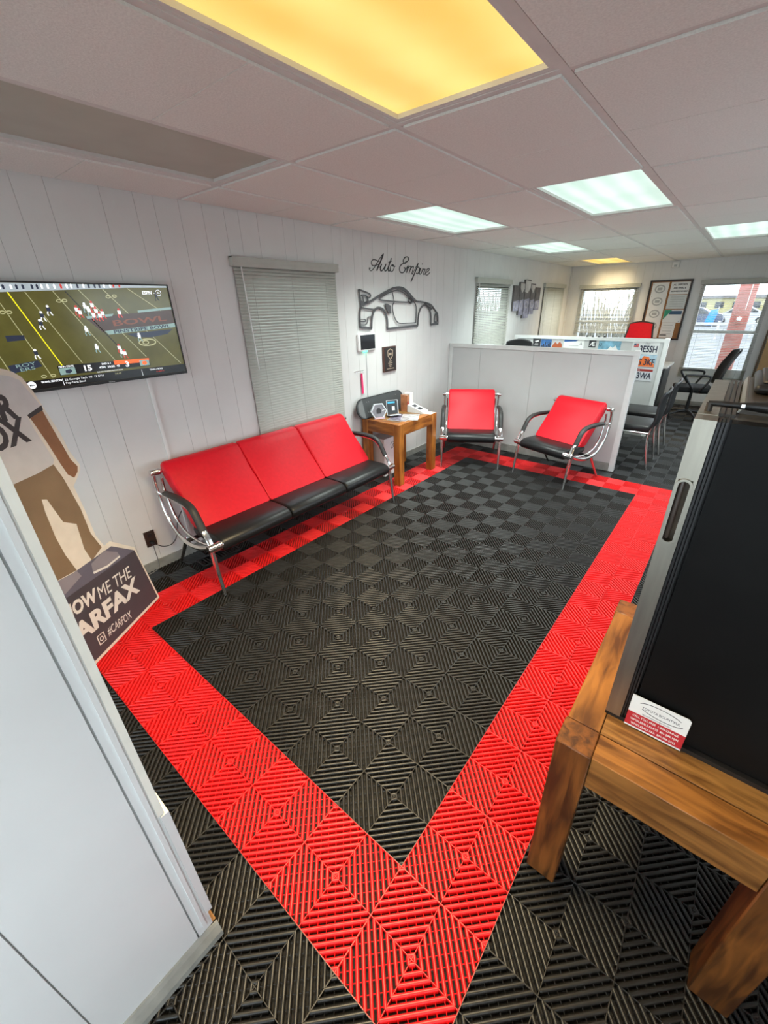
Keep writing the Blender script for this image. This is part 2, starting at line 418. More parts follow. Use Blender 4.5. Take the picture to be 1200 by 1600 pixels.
# round painted grille in a ceiling tile
g = MB().lathe([(.001, .0), (.075, .0), (.085, .003), (.085, .006), (.001, .006)], n=28)
r = thing('speaker_grille', 'round flush speaker grille in ceiling tile beside the unlit light panel', 'speaker grille', (GX - 1.22 * GM, GY + .33 * GM, H - .003))
add('grille_disc', g, mat('grille_paint', (.50, .45, .42), .8, noise=(90, .25)), r, False)
for k in range(3):
    add('grille_ring', MB().tube([(math.cos(t * PI / 10) * (.03 + k * .02), math.sin(t * PI / 10) * (.03 + k * .02), -.0005) for t in range(20)], .0018, 4, closed=True), M_ceil, r, False)

# ================================================================== walls
GROOVE = [.149, .254, .399, .618, .735, .901, 1.103]
def boards(wname, mk, s0, s1, z0, z1, seams, opens, parent):
    """vertical panel boards between groove positions, cut around the openings. mk(a,b,c,d) -> MB box"""
    cuts = sorted([s0, s1] + [g for g in seams if s0 + .02 < g < s1 - .02])
    for a, b in zip(cuts, cuts[1:]):
        spans = [(a, b, z0, z1)]
        for (p, q, e, f) in opens:
            new = []
            for (aa, bb, cc, dd) in spans:
                if bb <= p or aa >= q or dd <= e or cc >= f: new.append((aa, bb, cc, dd)); continue
                if cc < e: new.append((aa, bb, cc, e))
                if dd > f: new.append((aa, bb, f, dd))
                if aa < p: new.append((aa, p, max(cc, e), min(dd, f)))
                if bb > q: new.append((q, bb, max(cc, e), min(dd, f)))
            spans = new
        for (aa, bb, cc, dd) in spans:
            if bb - aa > .006: add('panel_board', mk(aa + .0007, bb - .0007, cc, dd), M_wall, parent)
def slab(mk, s0, s1, z0, z1, opens):
    mb = MB(); cuts = sorted(opens)
    cur = s0
    for (p, q, e, f) in cuts:
        mk(mb, cur, p, z0, z1); mk(mb, p, q, z0, e); mk(mb, p, q, f, z1); cur = q
    mk(mb, cur, s1, z0, z1); return mb
ZT = H + .06
# left wall
OL = [(1.335, 2.215, .74, 1.89), (4.765, 5.70, .74, 1.87), (7.115, 8.05, .74, 1.87)]
wl = add('wall_left', slab(lambda m, a, b, c, d: m.box(XW - .10, XW - .004, a, b, c, d), YF, YB + .1, -.05, ZT, OL), M_back); tag(wl, kind='structure')
sl = [-.062 - 1.2192 + g for g in GROOVE] + [-.062, .105, .218, .35, .59, .756, .863, 1.010] + [1.157, 1.306, 1.411, 1.556, 1.775, 1.88, 2.058, 2.26, 2.362]
for k in range(1, 6): sl += [2.362 + 1.2192 * (k - 1) + g for g in GROOVE] + [2.362 + 1.2192 * k]
boards('wall_left', lambda a, b, c, d: MB().box(XW - .005, XW, a, b, c, d), YF, YB, 0, H, sl, OL, wl)
# back wall
OBK = [(-2.17, -1.27, .78, 1.86), (-.315, .545, .455, 1.885)]
wb = add('wall_back', slab(lambda m, a, b, c, d: m.box(a, b, YB + .004, YB + .1, c, d), XW - .1, XR + .1, -.05, ZT, OBK), M_back); tag(wb, kind='structure')
sb = []
for k in range(4): sb += [XW + 1.2192 * k + g for g in GROOVE] + [XW + 1.2192 * (k + 1)]
boards('wall_back', lambda a, b, c, d: MB().box(a, b, YB, YB + .005, c, d), XW, XR, 0, H, sb, OBK, wb)
# right wall; its windows are unseen, added to let daylight in
ORT = [(-2.05, -.65, .65, 2.0), (1.35, 2.75, .75, 1.95), (3.35, 4.75, .75, 1.95), (5.6, 7.0, .75, 1.95)]
wr = add('wall_right', slab(lambda m, a, b, c, d: m.box(XR + .004, XR + .1, a, b, c, d), YF, YB + .1, -.05, ZT, ORT), M_back); tag(wr, kind='structure')
sr = []
for k in range(9): sr += [YF + 1.2192 * k + g for g in GROOVE] + [YF + 1.2192 * (k + 1)]
boards('wall_right', lambda a, b, c, d: MB().box(XR, XR + .005, a, b, c, d), YF, YB, 0, H, sr, ORT, wr)
OFR = [(-2.30, -.55, .25, 2.10), (-.24, 1.10, .08, 2.10)]  # unseen windows behind the camera, added to brighten the near end
wf = add('wall_front', slab(lambda m, a, b, c, d: m.box(a, b, YF - .1, YF, c, d), XW - .1, XR + .1, -.05, ZT, OFR), M_wall); tag(wf, kind='structure')
# stub wall beside the camera (faces +x), ends at y = -0.46
SX, SE = -.338, -.462
ws = add('wall_stub', MB().box(SX - .10, SX - .007, -1.40, SE - .004, -.012, H), M_back); tag(ws, kind='structure')
for a, b in ((-1.40, -1.02), (-1.02, -.735), (-.735, -.502)):
    add('panel_board', MB().box(SX - .008, SX, a + .0016, b - .0016, 0, H), M_wall, ws)
add('corner_board', MB().box(SX - .008, SX + .001, -.4995, SE + .002, .02, H), M_wall, ws)
add('corner_bead', MB().box(SX, SX + .006, -.484, -.474, .08, H), M_wall, ws)
add('corner_bead', MB().box(SX - .06, SX + .005, -.470, SE + .006, .61, H), M_cream, ws)
add('corner_bead', MB().box(SX - .06, SX + .007, -.466, SE + .014, .13, .606), M_wall, ws)
add('end_board', MB().box(SX - .10, SX - .006, SE - .004, SE + .002, 0, H), M_wall, ws)
bs = MB().prism([(0, 0), (.024, 0), (.022, .02), (.012, .045), (.006, .055), (0, .055)], frame((SX, -1.40, 0), (1, 0, 0), (0, 0, 1)), 0, -(SE + .012 + 1.40))
tag(add('baseboard_stub', bs, M_base), kind='structure')
add('end_grain', MB().box(SX - .10, SX + .004, SE - .004, SE + .012, 0, .055), M_woodt, ws)
# baseboards
def baseboard(name, x0, x1, y0, y1): tag(add(name, MB().box(x0, x1, y0, y1, -.005, .062), M_base), kind='structure')
baseboard('baseboard_left', XW, XW + .012, YF, YB)
baseboard('baseboard_back', XW + .012, XR - .012, YB - .012, YB)
baseboard('baseboard_right', XR - .012, XR, YF, YB)
tag(add('trim_1', MB().box(XW, XW + .022, YB - .022, YB, .06, H), M_wall), kind='structure')

# ------------------------------------------------------------------ windows
def window(n, fr, a, b, c, d, mframe, rail=None, depth=-.06):
    w = add('window_%d' % n, MB().prism([(a, c), (b, c), (b, c + .03), (a, c + .03)], fr, -.09, .012), mframe); tag(w, kind='structure')
    mb = MB()
    for q in ((a, a + .028, c, d), (b - .028, b, c, d), (a, b, d - .028, d)):
        mb.prism([(q[0], q[2]), (q[1], q[2]), (q[1], q[3]), (q[0], q[3])], fr, -.09, .01)
    add('window_frame', mb, mframe, w)
    z = rail if rail else (c + d) / 2
    add('meeting_rail', MB().prism([(a, z - .02), (b, z - .02), (b, z + .02), (a, z + .02)], fr, -.075, -.045), mframe, w)
    add('pane', MB().prism([(a + .02, c + .02), (b - .02, c + .02), (b - .02, z), (a + .02, z)], fr, -.064, -.061), M_glass, w)
    add('pane', MB().prism([(a + .02, z), (b - .02, z), (b - .02, d - .02), (a + .02, d - .02)], fr, -.070, -.067), M_glass, w)
FR = frame((XR, 0, 0), (0, -1, 0), (0, 0, 1))
window(1, FL, *OL[0], M_bronze); window(2, FL, *OL[1], M_bronze); window(3, FL, *OL[2], M_bronze)
window(4, FB, *OBK[0], M_frame); window(5, FB, *OBK[1], M_frame, rail=1.18)
for k, (a, b, c, d) in enumerate(ORT): window(6 + k, FR, -b, -a, c, d, M_frame)
FF = frame((0, YF, 0), (-1, 0, 0), (0, 0, 1))
for k, (a, b, c, d) in enumerate(OFR): window(10 + k, FF, -b, -a, c, d, M_frame)

def blind(label, fr, a, b, ztop, zbot, tilt, pitch=.0205, gather=None, out=.022, extra=0.):
    """venetian blind hung in front of the window: valance, every slat, cords, wand, bottom rail"""
    org = fr((a + b) / 2, zbot, 0)
    r = thing('window_blind', label, 'window blind', tuple(org), group='venetian window blinds')
    vb = MB(); z = ztop
    vb.prism([(a - .012, z - .058), (b + .012, z - .058), (b + .012, z), (a - .012, z)], fr, out + .012, out + .02)
    vb.prism([(a - .012, z - .058), (a - .002, z - .058), (a - .002, z), (a - .012, z)], fr, .0, out + .012)
    vb.prism([(b + .002, z - .058), (b + .012, z - .058), (b + .012, z), (b + .002, z)], fr, .0, out + .012)
    vb.prism([(a - .012, z - .006), (b + .012, z - .006), (b + .012, z), (a - .012, z)], fr, .0, out + .024)
    vb.prism([(a - .012, z - .034), (b + .012, z - .034), (b + .012, z - .028), (a - .012, z - .028)], fr, out + .018, out + .023)
    add('valance', vb, M_slat, r)
    add('head_rail', MB().prism([(a, z - .05), (b, z - .05), (b, z - .008), (a, z - .008)], fr, .004, out + .008), M_slat, r)
    # slat mesh around its own centre: curved strip tilted by tilt
    mb = MB(); hw = .0125; n = 4; V = []
    for s_ in (a - (a + b) / 2 + .006, b - (a + b) / 2 - .006):
        for k in range(n + 1):
            q = (k / n * 2 - 1) * hw; sag = .0036 * (1 - (q / hw) ** 2)
            pz = -math.sin(tilt) * q + math.cos(tilt) * sag; pd = math.cos(tilt) * q + math.sin(tilt) * sag
            p0 = Vector(fr(0, 0, 0)); V.append(fr(s_, pz, pd) - p0)
    mb.add(V, [(k, k + 1, n + 2 + k, n + 1 + k) for k in range(n)])
    me = bpy.data.meshes.new('slat'); me.from_pydata(mb.v, [], mb.f); me.materials.append(M_slat); me.shade_smooth()
    zz = z - .07; zs = []
    while zz > zbot + .02 + (gather[0] if gather else 0): zs.append(zz); zz -= pitch
    if gather:
        g0, cnt = gather
        zs += [zbot + .018 + (g0 - .01) * k / cnt for k in range(cnt)]
    for q in zs:
        o = obj('slat', me, r, True); o.location = fr((a + b) / 2, q, out - .008)
    add('bottom_rail', MB().prism([(a + .004, zbot), (b - .004, zbot), (b - .004, zbot + .016), (a + .004, zbot + .016)], fr, out - .018, out + .006), M_slat, r)
    W = b - a
    for t in (.14, .5, .86):
        for dd in (out - .021, out + .006):
            add('ladder_cord', MB().cyl(fr(a + W * t, z - .05, dd), fr(a + W * t, zbot + .01, dd), .0009, n=5), M_slat, r)
    add('tilt_wand', MB().cyl(fr(a + W * .055, z - .055, out + .013), fr(a + W * .07, z - .055 - (ztop - zbot) * .52, out + .018), .0035, n=6), M_white, r)
    return r
R_ = math.radians
b1 = blind('closed grey blind behind the red sofa', FL, 1.297, 2.262, 1.968, .665, R_(65))
blind('half-open grey blind on the side wall, between the car art and split canvas art', FL, 4.725, 5.742, 1.955, .70, R_(38))
blind('closed cream-lit blind in the far left corner, right of the split canvas art', FL, 7.075, 8.09, 1.945, .70, R_(60))
blind('open blind on the back wall, left of the framed notice board', FB, -2.215, -1.225, 1.928, 1.13, R_(12), pitch=.0225)
blind('open blind on the large back window at the right, showing the parking lot', FB, -.345, .572, 1.935, .452, R_(5), pitch=.0235, gather=(.16, 22))
# bottom of the shorter blind shows bare glass below

# ================================================================== wall art, signs
art = thing('wall_lettering', 'black script lettering reading Auto Empire on the grey wall', 'wall lettering', tuple(FL(3.2, 1.945, 0)))
SCR = {'A': [([(2.723, 1.962), (2.71, 1.966), (2.714, 1.949), (2.739, 1.946), (2.786, 1.978), (2.846, 2.036), (2.9, 2.081), (2.918, 2.09)], .006),
             ([(2.914, 2.086), (2.88, 2.038), (2.843, 1.991), (2.812, 1.949)], .013),
             ([(2.845, 2.023), (2.806, 2.033), (2.767, 2.034), (2.741, 2.017), (2.742, 1.995), (2.769, 1.987), (2.827, 1.997), (2.868, 2.014)], .006)],
       'u': [([(2.854, 1.975), (2.887, 2.006)], .004), ([(2.887, 2.006), (2.865, 1.966), (2.873, 1.948), (2.9, 1.959), (2.937, 1.992), (2.95, 2.009)], .009), ([(2.95, 2.009), (2.928, 1.968), (2.934, 1.95), (2.964, 1.963)], .009)],
       't': [([(2.964, 1.963), (3.004, 2.018), (3.033, 2.061)], .004), ([(3.033, 2.061), (2.994, 1.998), (2.979, 1.964), (2.99, 1.952), (3.017, 1.964)], .010), ([(2.987, 2.025), (3.044, 2.04)], .006)],
       'o': [([(3.063, 2.006), (3.041, 2.007), (3.016, 1.986), (3.009, 1.96), (3.033, 1.949), (3.065, 1.968), (3.075, 1.995), (3.059, 2.006), (3.048, 1.997), (3.09, 1.996)], .007)],
       'E': [([(3.252, 2.038), (3.299, 2.055), (3.31, 2.076), (3.286, 2.088), (3.246, 2.079), (3.22, 2.05), (3.233, 2.034), (3.262, 2.032)], .009),
             ([(3.246, 2.031), (3.193, 2.018), (3.16, 1.989), (3.166, 1.955), (3.205, 1.946), (3.242, 1.963), (3.251, 1.988), (3.229, 1.99)], .009)],
       'm': [([(3.261, 1.973), (3.288, 2.002), (3.302, 2.01), (3.274, 1.95)], .008), ([(3.274, 1.95), (3.307, 1.996), (3.34, 2.009), (3.347, 2.0), (3.316, 1.947)], .008),
             ([(3.316, 1.947), (3.353, 1.996), (3.387, 2.009), (3.392, 1.998), (3.365, 1.945), (3.381, 1.946)], .008)],
       'p': [([(3.381, 1.946), (3.437, 2.009), (3.476, 2.042)], .004), ([(3.476, 2.042), (3.423, 1.962), (3.349, 1.872)], .012), ([(3.421, 1.958), (3.458, 2.003), (3.491, 2.006), (3.499, 1.981), (3.469, 1.949), (3.438, 1.952)], .008)],
       'i': [([(3.487, 1.977), (3.52, 2.001), (3.498, 1.957), (3.51, 1.945), (3.533, 1.956)], .008), ([(3.549, 2.036), (3.556, 2.044)], .010)],
       'r': [([(3.533, 1.956), (3.561, 1.997), (3.572, 1.99), (3.603, 1.994), (3.578, 1.96), (3.58, 1.944), (3.607, 1.954)], .008)],
       'e': [([(3.607, 1.961), (3.658, 1.978), (3.684, 1.998), (3.664, 2.005), (3.627, 1.985), (3.61, 1.958), (3.628, 1.941), (3.659, 1.947), (3.695, 1.971)], .008)]}
for ch, strokes in SCR.items():
    mb = MB()
    for k, (pts, w_) in enumerate(strokes): mb.ribbon(smooth_line(pts, 6), w_, FL, .001 + .0003 * k, .004 + .0003 * k)
    add('letter', mb, M_metalblk, art)
car = thing('car_wall_art', 'black metal outline of a winged sports car mounted on the wall', 'wall art', tuple(FL(3.2, 1.45, 0)))
def stroke(name, pts, w_, closed=False, k=4, d=0.):
    add(name, MB().ribbon(smooth_line(pts, k, closed), w_, FL, .012 + d, .018 + d, closed), M_art, car)
stroke('roof_line', [(2.57, 1.665), (2.671, 1.685), (2.788, 1.727), (2.909, 1.768), (3.034, 1.804), (3.137, 1.815), (3.216, 1.803), (3.298, 1.765), (3.36, 1.725), (3.426, 1.690)], .020)
stroke('bonnet_line', [(3.426, 1.690), (3.529, 1.684), (3.652, 1.668), (3.724, 1.646), (3.783, 1.604), (3.840, 1.565), (3.858, 1.52), (3.862, 1.458)], .015)
stroke('front_bumper', [(3.868, 1.456), (3.715, 1.452)], .022)
stroke('front_arch', [(3.716, 1.452), (3.712, 1.54), (3.690, 1.60), (3.64, 1.638), (3.575, 1.652), (3.515, 1.625), (3.478, 1.575), (3.463, 1.51), (3.458, 1.452)], .018)
stroke('sill', [(3.460, 1.452), (3.184, 1.447), (2.932, 1.444)], .020)
stroke('rear_arch', [(2.933, 1.444), (2.935, 1.52), (2.915, 1.58), (2.872, 1.62), (2.807, 1.637), (2.750, 1.618), (2.715, 1.575), (2.70, 1.52), (2.691, 1.459)], .020)
stroke('rear_bumper', [(2.697, 1.459), (2.61, 1.468), (2.530, 1.478)], .022)
stroke('tail_panel', [(2.533, 1.478), (2.534, 1.55), (2.541, 1.61), (2.562, 1.660)], .016)
stroke('spoiler_stem', [(2.562, 1.668), (2.548, 1.73), (2.540, 1.79)], .016)
stroke('spoiler_wing', [(2.540, 1.788), (2.622, 1.772), (2.688, 1.752), (2.692, 1.73), (2.663, 1.722), (2.62, 1.742), (2.566, 1.742)], .012)
stroke('spoiler_support', [(2.590, 1.735), (2.600, 1.685), (2.640, 1.690), (2.661, 1.70), (2.640, 1.735)], .012)
add('engine_lid', MB().prism([(2.548, 1.672), (2.56, 1.70), (2.60, 1.688), (2.668, 1.694), (2.60, 1.655), (2.56, 1.650)], FL, .012, .0176), M_art, car)
stroke('side_window', [(2.823, 1.707), (2.908, 1.747), (3.021, 1.779), (3.124, 1.786), (3.216, 1.768), (3.298, 1.725), (3.368, 1.684), (3.161, 1.685), (3.005, 1.692)], .012, True)
stroke('window_pillar', [(3.021, 1.777), (3.04, 1.72), (3.05, 1.685)], .006)
stroke('mirror', [(3.284, 1.695), (3.295, 1.717), (3.330, 1.718), (3.350, 1.70), (3.333, 1.672)], .010, True)
stroke('door_line', [(3.05, 1.685), (3.023, 1.653), (3.028, 1.595), (3.065, 1.528), (3.13, 1.488), (3.268, 1.483), (3.405, 1.484), (3.422, 1.50), (3.426, 1.602), (3.419, 1.656), (3.382, 1.683)], .009)
add('side_intake', MB().prism([(2.898, 1.672), (2.942, 1.670), (2.991, 1.653), (2.997, 1.581), (2.957, 1.580), (2.922, 1.626)], FL, .012, .018), M_art, car)
stroke('pillar_line', [(3.10, 1.800), (3.18, 1.798), (3.243, 1.778), (3.32, 1.735), (3.385, 1.688)], .010)
stroke('tail_lamp', [(2.552, 1.640), (2.645, 1.631), (2.745, 1.622)], .013)
stroke('exhaust', [(2.539, 1.544), (2.600, 1.540), (2.612, 1.530), (2.60, 1.522), (2.543, 1.524)], .008)
stroke('diffuser_line', [(2.533, 1.496), (2.605, 1.494), (2.637, 1.518), (2.648, 1.556), (2.700, 1.560)], .009)
stroke('head_lamp', [(3.585, 1.668), (3.668, 1.652), (3.712, 1.615), (3.64, 1.640)], .010, True)
stroke('wing_line', [(3.70, 1.60), (3.745, 1.622), (3.77, 1.608)], .010)
stroke('front_intake', [(3.795, 1.548), (3.832, 1.556), (3.836, 1.478), (3.792, 1.482)], .014, True)
# --- television
TVX = -2.372
FT = frame((TVX, 0, 0), (0, 1, 0), (0, 0, 1))
tv = thing('television', 'wall-mounted flat screen television showing a football game', 'television', tuple(FL(.35, 1.28, 0)))
ty0, ty1, tz0, tz1 = -.115, .806, 1.279, 1.789
add('cabinet', MB().box(XW + .02, TVX - .004, ty0 + .004, ty1 - .004, tz0 + .004, tz1 - .004), M_blkp, tv)
add('wall_mount', MB().box(XW, XW + .03, .15, .55, 1.40, 1.66), M_blkp, tv)
bz = MB()
for q in ((ty0, ty1, tz1 - .007, tz1), (ty0, ty1, tz0, tz0 + .014), (ty0, ty0 + .007, tz0 + .014, tz1 - .007), (ty1 - .007, ty1, tz0 + .014, tz1 - .007)):
    bz.box(TVX - .012, TVX + .004, q[0], q[1], q[2], q[3])
add('bezel', bz, M_blkp, tv)
def scr(name, c, e=.62): return mat('screen_' + name, tuple(c), .18, emit=e, noise=(30, .06))
S_field = mat('screen_field', srgb(80, 77, 36), .16, emit=.5, noise=(9, .16))
S_white, S_grey, S_yel, S_blk, S_navy, S_or, S_redp = scr('white', srgb(225, 228, 230)), scr('line', srgb(150, 148, 110), .8), scr('yellow', srgb(225, 215, 30)), scr('black', srgb(14, 14, 16)), scr('navy', srgb(38, 44, 60)), scr('orange', srgb(235, 95, 30)), scr('red', srgb(180, 50, 40))
S_teal, S_brown = scr('teal', srgb(120, 145, 140)), scr('brown', srgb(62, 46, 38))
screen = add('screen', MB().prism([(ty0 + .007, tz0 + .014), (ty1 - .007, tz0 + .014), (ty1 - .007, tz1 - .007), (ty0 + .007, tz1 - .007)], FT, -.006, 0), S_field, tv)
def pr(name, poly, m, d): return add(name, MB().prism(poly, FT, d, d + .0003), m, screen)
pr('crowd_strip', [(ty0 + .008, 1.738), (.016, 1.741), (.58, 1.768), (ty1 - .008, 1.772), (ty1 - .008, 1.781), (ty0 + .008, 1.781)], scr('crowd', srgb(150, 160, 165)), .0003)
for k in range(26):
    y = -.09 + k * .025 + random.uniform(-.006, .006); z = 1.752 + .03 * max(0, (y / .6)) * .6
    pr('spectator', [(y, z), (y + .008, z), (y + .009, z + .016), (y + .004, z + .022), (y - .001, z + .016)], random.choice([S_navy, S_white, S_redp, S_navy]), .0007)
for (a, b) in [((-.115 + .01, 1.60), (-.06, 1.36)), ((-.0, 1.694), (.095, 1.342)), ((.109, 1.742), (.248, 1.40)), ((.223, 1.747), (.409, 1.40)), ((.337, 1.754), (.583, 1.40)), ((.451, 1.759), (.778, 1.345)), ((.577, 1.764), (.797, 1.60))]:
    add('yard_line', MB().ribbon([a, b], .003, FT, .0003, .0006), S_grey, screen)
add('first_down_line', MB().ribbon([(.042, 1.741), (.154, 1.395)], .005, FT, .0007, .001), S_yel, screen)
add('scrimmage_line', MB().ribbon([(.275, 1.747), (.444, 1.474)], .004, FT, .0007, .001), S_blk, screen)
pr('midfield_logo', [(.326, 1.623), (.797, 1.653), (.797, 1.577), (.389, 1.548)], S_brown, .0007)
pr('logo_band', [(.402, 1.553), (.797, 1.578), (.797, 1.556), (.416, 1.533)], S_teal, .001)
pr('logo_band', [(.333, 1.628), (.47, 1.638), (.46, 1.626), (.336, 1.616)], S_teal, .001)
pr('logo_band', [(.60, 1.652), (.797, 1.668), (.797, 1.655), (.60, 1.640)], S_teal, .001)
pr('logo_shield', [(.507, 1.532), (.776, 1.545), (.74, 1.520), (.644, 1.506), (.55, 1.512)], S_navy, .0008)
text('lettering', 'PINSTRIPE BOWL', .024, FT, .605, 1.547, .0014, S_navy, screen, bold=.0006, rot=.06, xs=1.75)
text('lettering', 'BOWL', .04, FT, .60, 1.585, .0014, scr('rust', srgb(110, 60, 40)), screen, bold=.0008, rot=.06, xs=2.6)
def ring_(c, a, b, w_, m): add('field_number', MB().ribbon([(c[0] + a * math.cos(t * PI / 8), c[1] + b * math.sin(t * PI / 8)) for t in range(16)], w_, FT, .0007, .001, True), m, screen)
ring_((.61, 1.480), .048, .018, .006, S_grey); ring_((.60, 1.480), .016, .010, .005, S_grey)
for c in ((.235, 1.703), (.26, 1.705), (.467, 1.722), (.50, 1.726), (-.005, 1.655), (.02, 1.655), (.06, 1.352), (.10, 1.352)): ring_(c, .010, .006, .004, S_grey)
pr('field_badge', [(-.03, 1.553), (.043, 1.552), (.041, 1.530), (-.03, 1.526)], S_navy, .0007)
pr('field_badge', [(-.064, 1.418), (.060, 1.432), (.070, 1.402), (-.060, 1.380)], S_navy, .0007)
text('lettering', 'ROY\nERS', .022, FT, .005, 1.408, .0012, S_teal, screen, xs=1.9, rot=.1)
pl = [(.178, 1.662, 0), (.126, 1.599, 0), (.143, 1.635, 0), (.063, 1.464, 0), (.315, 1.56, 1), (.338, 1.469, 1), (.342, 1.673, 1), (.377, 1.68, 2), (.388, 1.652, 2), (.416, 1.64, 2), (.311, 1.646, 2), (.371, 1.633, 2), (.501, 1.642, 2), (.449, 1.46, 2), (.470, 1.428, 2), (.455, 1.435, 1), (.572, 1.513, 1), (.725, 1.727, 3), (.30, 1.66, 2), (.355, 1.655, 1), (.40, 1.628, 2)]
PC = {0: (S_white, S_navy, S_white), 1: (S_white, S_white, S_teal), 2: (S_redp, S_white, S_redp), 3: (S_blk, S_blk, S_blk)}
for (y, z, k) in pl:
    hm, bm_, lm = PC[k]; s_ = .9
    p = pr('player', [(y - .008 * s_, z - .006), (y + .008 * s_, z - .008), (y + .010 * s_, z + .010), (y - .009 * s_, z + .012)], bm_, .0012)
    MBx = MB(); MBx.prism([(y + .006 * math.cos(t * PI / 4), z + .017 + .006 * math.sin(t * PI / 4)) for t in range(8)], FT, .0013, .0016)
    add('helmet', MBx, hm, screen)
    add('player_legs', MB().ribbon([(y - .004, z - .005), (y - .009, z - .016), (y - .006, z - .026)], .005, FT, .0011, .0014).ribbon([(y + .005, z - .006), (y + .007, z - .017), (y + .012, z - .025)], .005, FT, .0011, .0014), lm, screen)
# score panel and ticker
pr('ticker_bar', [(-.05, 1.337), (ty1 - .008, 1.337), (ty1 - .008, 1.2935), (-.05, 1.2935)], S_blk, .0012)
pr('score_bar', [(.130, 1.397), (.595, 1.392), (.592, 1.350), (.130, 1.348)], S_blk, .0014)
pr('team_panel', [(.133, 1.383), (.205, 1.384), (.205, 1.350), (.133, 1.350)], S_teal, .0017)
pr('team_panel', [(.40, 1.396), (.593, 1.392), (.590, 1.372), (.40, 1.374)], S_or, .0017)
pr('team_panel', [(.535, 1.384), (.590, 1.384), (.588, 1.353), (.535, 1.353)], S_teal, .0018)
pr('team_mark', [(.160, 1.372), (.185, 1.376), (.19, 1.364), (.175, 1.354), (.158, 1.358)], S_navy, .002)
pr('team_mark', [(.552, 1.378), (.572, 1.378), (.576, 1.364), (.562, 1.356), (.548, 1.362)], S_or, .002)
text('lettering', 'PENN STATE', .012, FT, .135, 1.386, .002, S_white, screen, align='LEFT', bold=.0003)
text('lettering', '15', .040, FT, .262, 1.358, .002, S_white, screen, bold=.0016, xs=1.1)
text('lettering', '3', .040, FT, .466, 1.358, .002, S_white, screen, bold=.0016, xs=1.1)
text('lettering', '4TH  10:50  45', .015, FT, .372, 1.362, .002, S_white, screen, bold=.0004, xs=1.15)
text('lettering', '2ND & 1', .013, FT, .36, 1.381, .002, S_white, screen, bold=.0003)
text('lettering', 'BAD BOY MOWERS PINSTRIPE BOWL', .008, FT, .37, 1.342, .002, S_white, screen)
text('lettering', 'BOWL SEASON', .013, FT, .085, 1.321, .002, S_white, screen, bold=.0004)
text('lettering', '22 Georgia Tech  VS  12 BYU', .014, FT, .142, 1.320, .002, S_white, screen, align='LEFT', xs=1.1)
text('lettering', 'Pop-Tarts Bowl', .014, FT, .142, 1.303, .002, S_white, screen, align='LEFT', xs=1.05)
text('lettering', '3:45 ET', .011, FT, .405, 1.322, .002, S_grey, screen)
text('lettering', 'TEXAS v BOISE', .012, FT, .62, 1.322, .002, S_white, screen)
text('lettering', '22 ARMY 12', .009, FT, .64, 1.308, .002, S_redp, screen)
add('ticker_divider', MB().ribbon([(.133, 1.332), (.133, 1.297)], .002, FT, .0014, .0017), S_white, screen)
add('ticker_divider', MB().ribbon([(.535, 1.332), (.535, 1.297)], .002, FT, .0014, .0017), S_white, screen)
add('network_badge', MB().prism([(-.002 + .018 * math.cos(t * PI / 10), 1.317 + .018 * math.sin(t * PI / 10)) for t in range(20)], FT, .0015, .0018), S_white, screen)
text('lettering', 'abc', .014, FT, -.002, 1.313, .002, S_blk, screen, bold=.0005)
text('lettering', 'ESPN', .024, FT, .676, 1.736, .0014, S_white, screen, bold=.0008, shear=.15)
text('lettering', 'on', .008, FT, .716, 1.740, .0014, S_white, screen)
add('network_badge', MB().ribbon([(.742 + .015 * math.cos(t * PI / 10), 1.744 + .015 * math.sin(t * PI / 10)) for t in range(20)], .0025, FT, .001, .0014, True), S_white, screen)
text('lettering', 'abc', .011, FT, .742, 1.741, .0014, S_white, screen, bold=.0004)
text('lettering', 'Hisense', .010, FT, .36, tz0 + .003, .0042, M_white, tv, thick=.0004)
# cable raceway below the television
tag(add('cable_raceway', MB().box(XW, XW + .014, .568, .586, .062, 1.30), mat('raceway_white', (.75, .75, .73), .4)), 'thin white cable cover running down the wall from television', 'cable cover')
# outlet
ol = thing('wall_outlet', 'brown wall outlet with two plugged-in cords beside the sofa', 'outlet', tuple(FL(.318, .235, 0)))
M_brn = mat('brown_outlet', (.035, .022, .016), .4)
add('cover_plate', MB().prism([(.284, .178), (.352, .178), (.352, .292), (.284, .292)], FL, 0, .006), M_brn, ol)
for z in (.208, .262):
    add('socket', MB().prism([(.318 + .017 * math.cos(t * PI / 6), z + .014 * math.sin(t * PI / 6)) for t in range(12)], FL, .006, .009), M_blkp, ol)
add('plug', MB().cyl(FL(.318, .208, .008), FL(.322, .205, .04), .012, .009), M_blkp, ol)
tag(add('power_cord', MB().tube(smooth_line([FL(.322, .205, .04), FL(.37, .165, .05), FL(.43, .160, .05), FL(.48, .21, .04), FL(.51, .30, .03), FL(.56, .36, .02)]), .0032, 6), M_blkp), 'black power cord looping from the brown outlet behind the sofa', 'cord')
tag(add('power_cord', MB().tube(smooth_line([FL(.318, .205, .02), FL(.315, .13, .03), FL(.318, .05, .02), FL(.30, .008, .03), FL(.22, .005, .05), FL(.10, .005, .04)]), .0028, 6), mat('grey_cord', (.16, .15, .14), .5)), 'thin grey cord dropping from the brown outlet to the floor', 'cord')
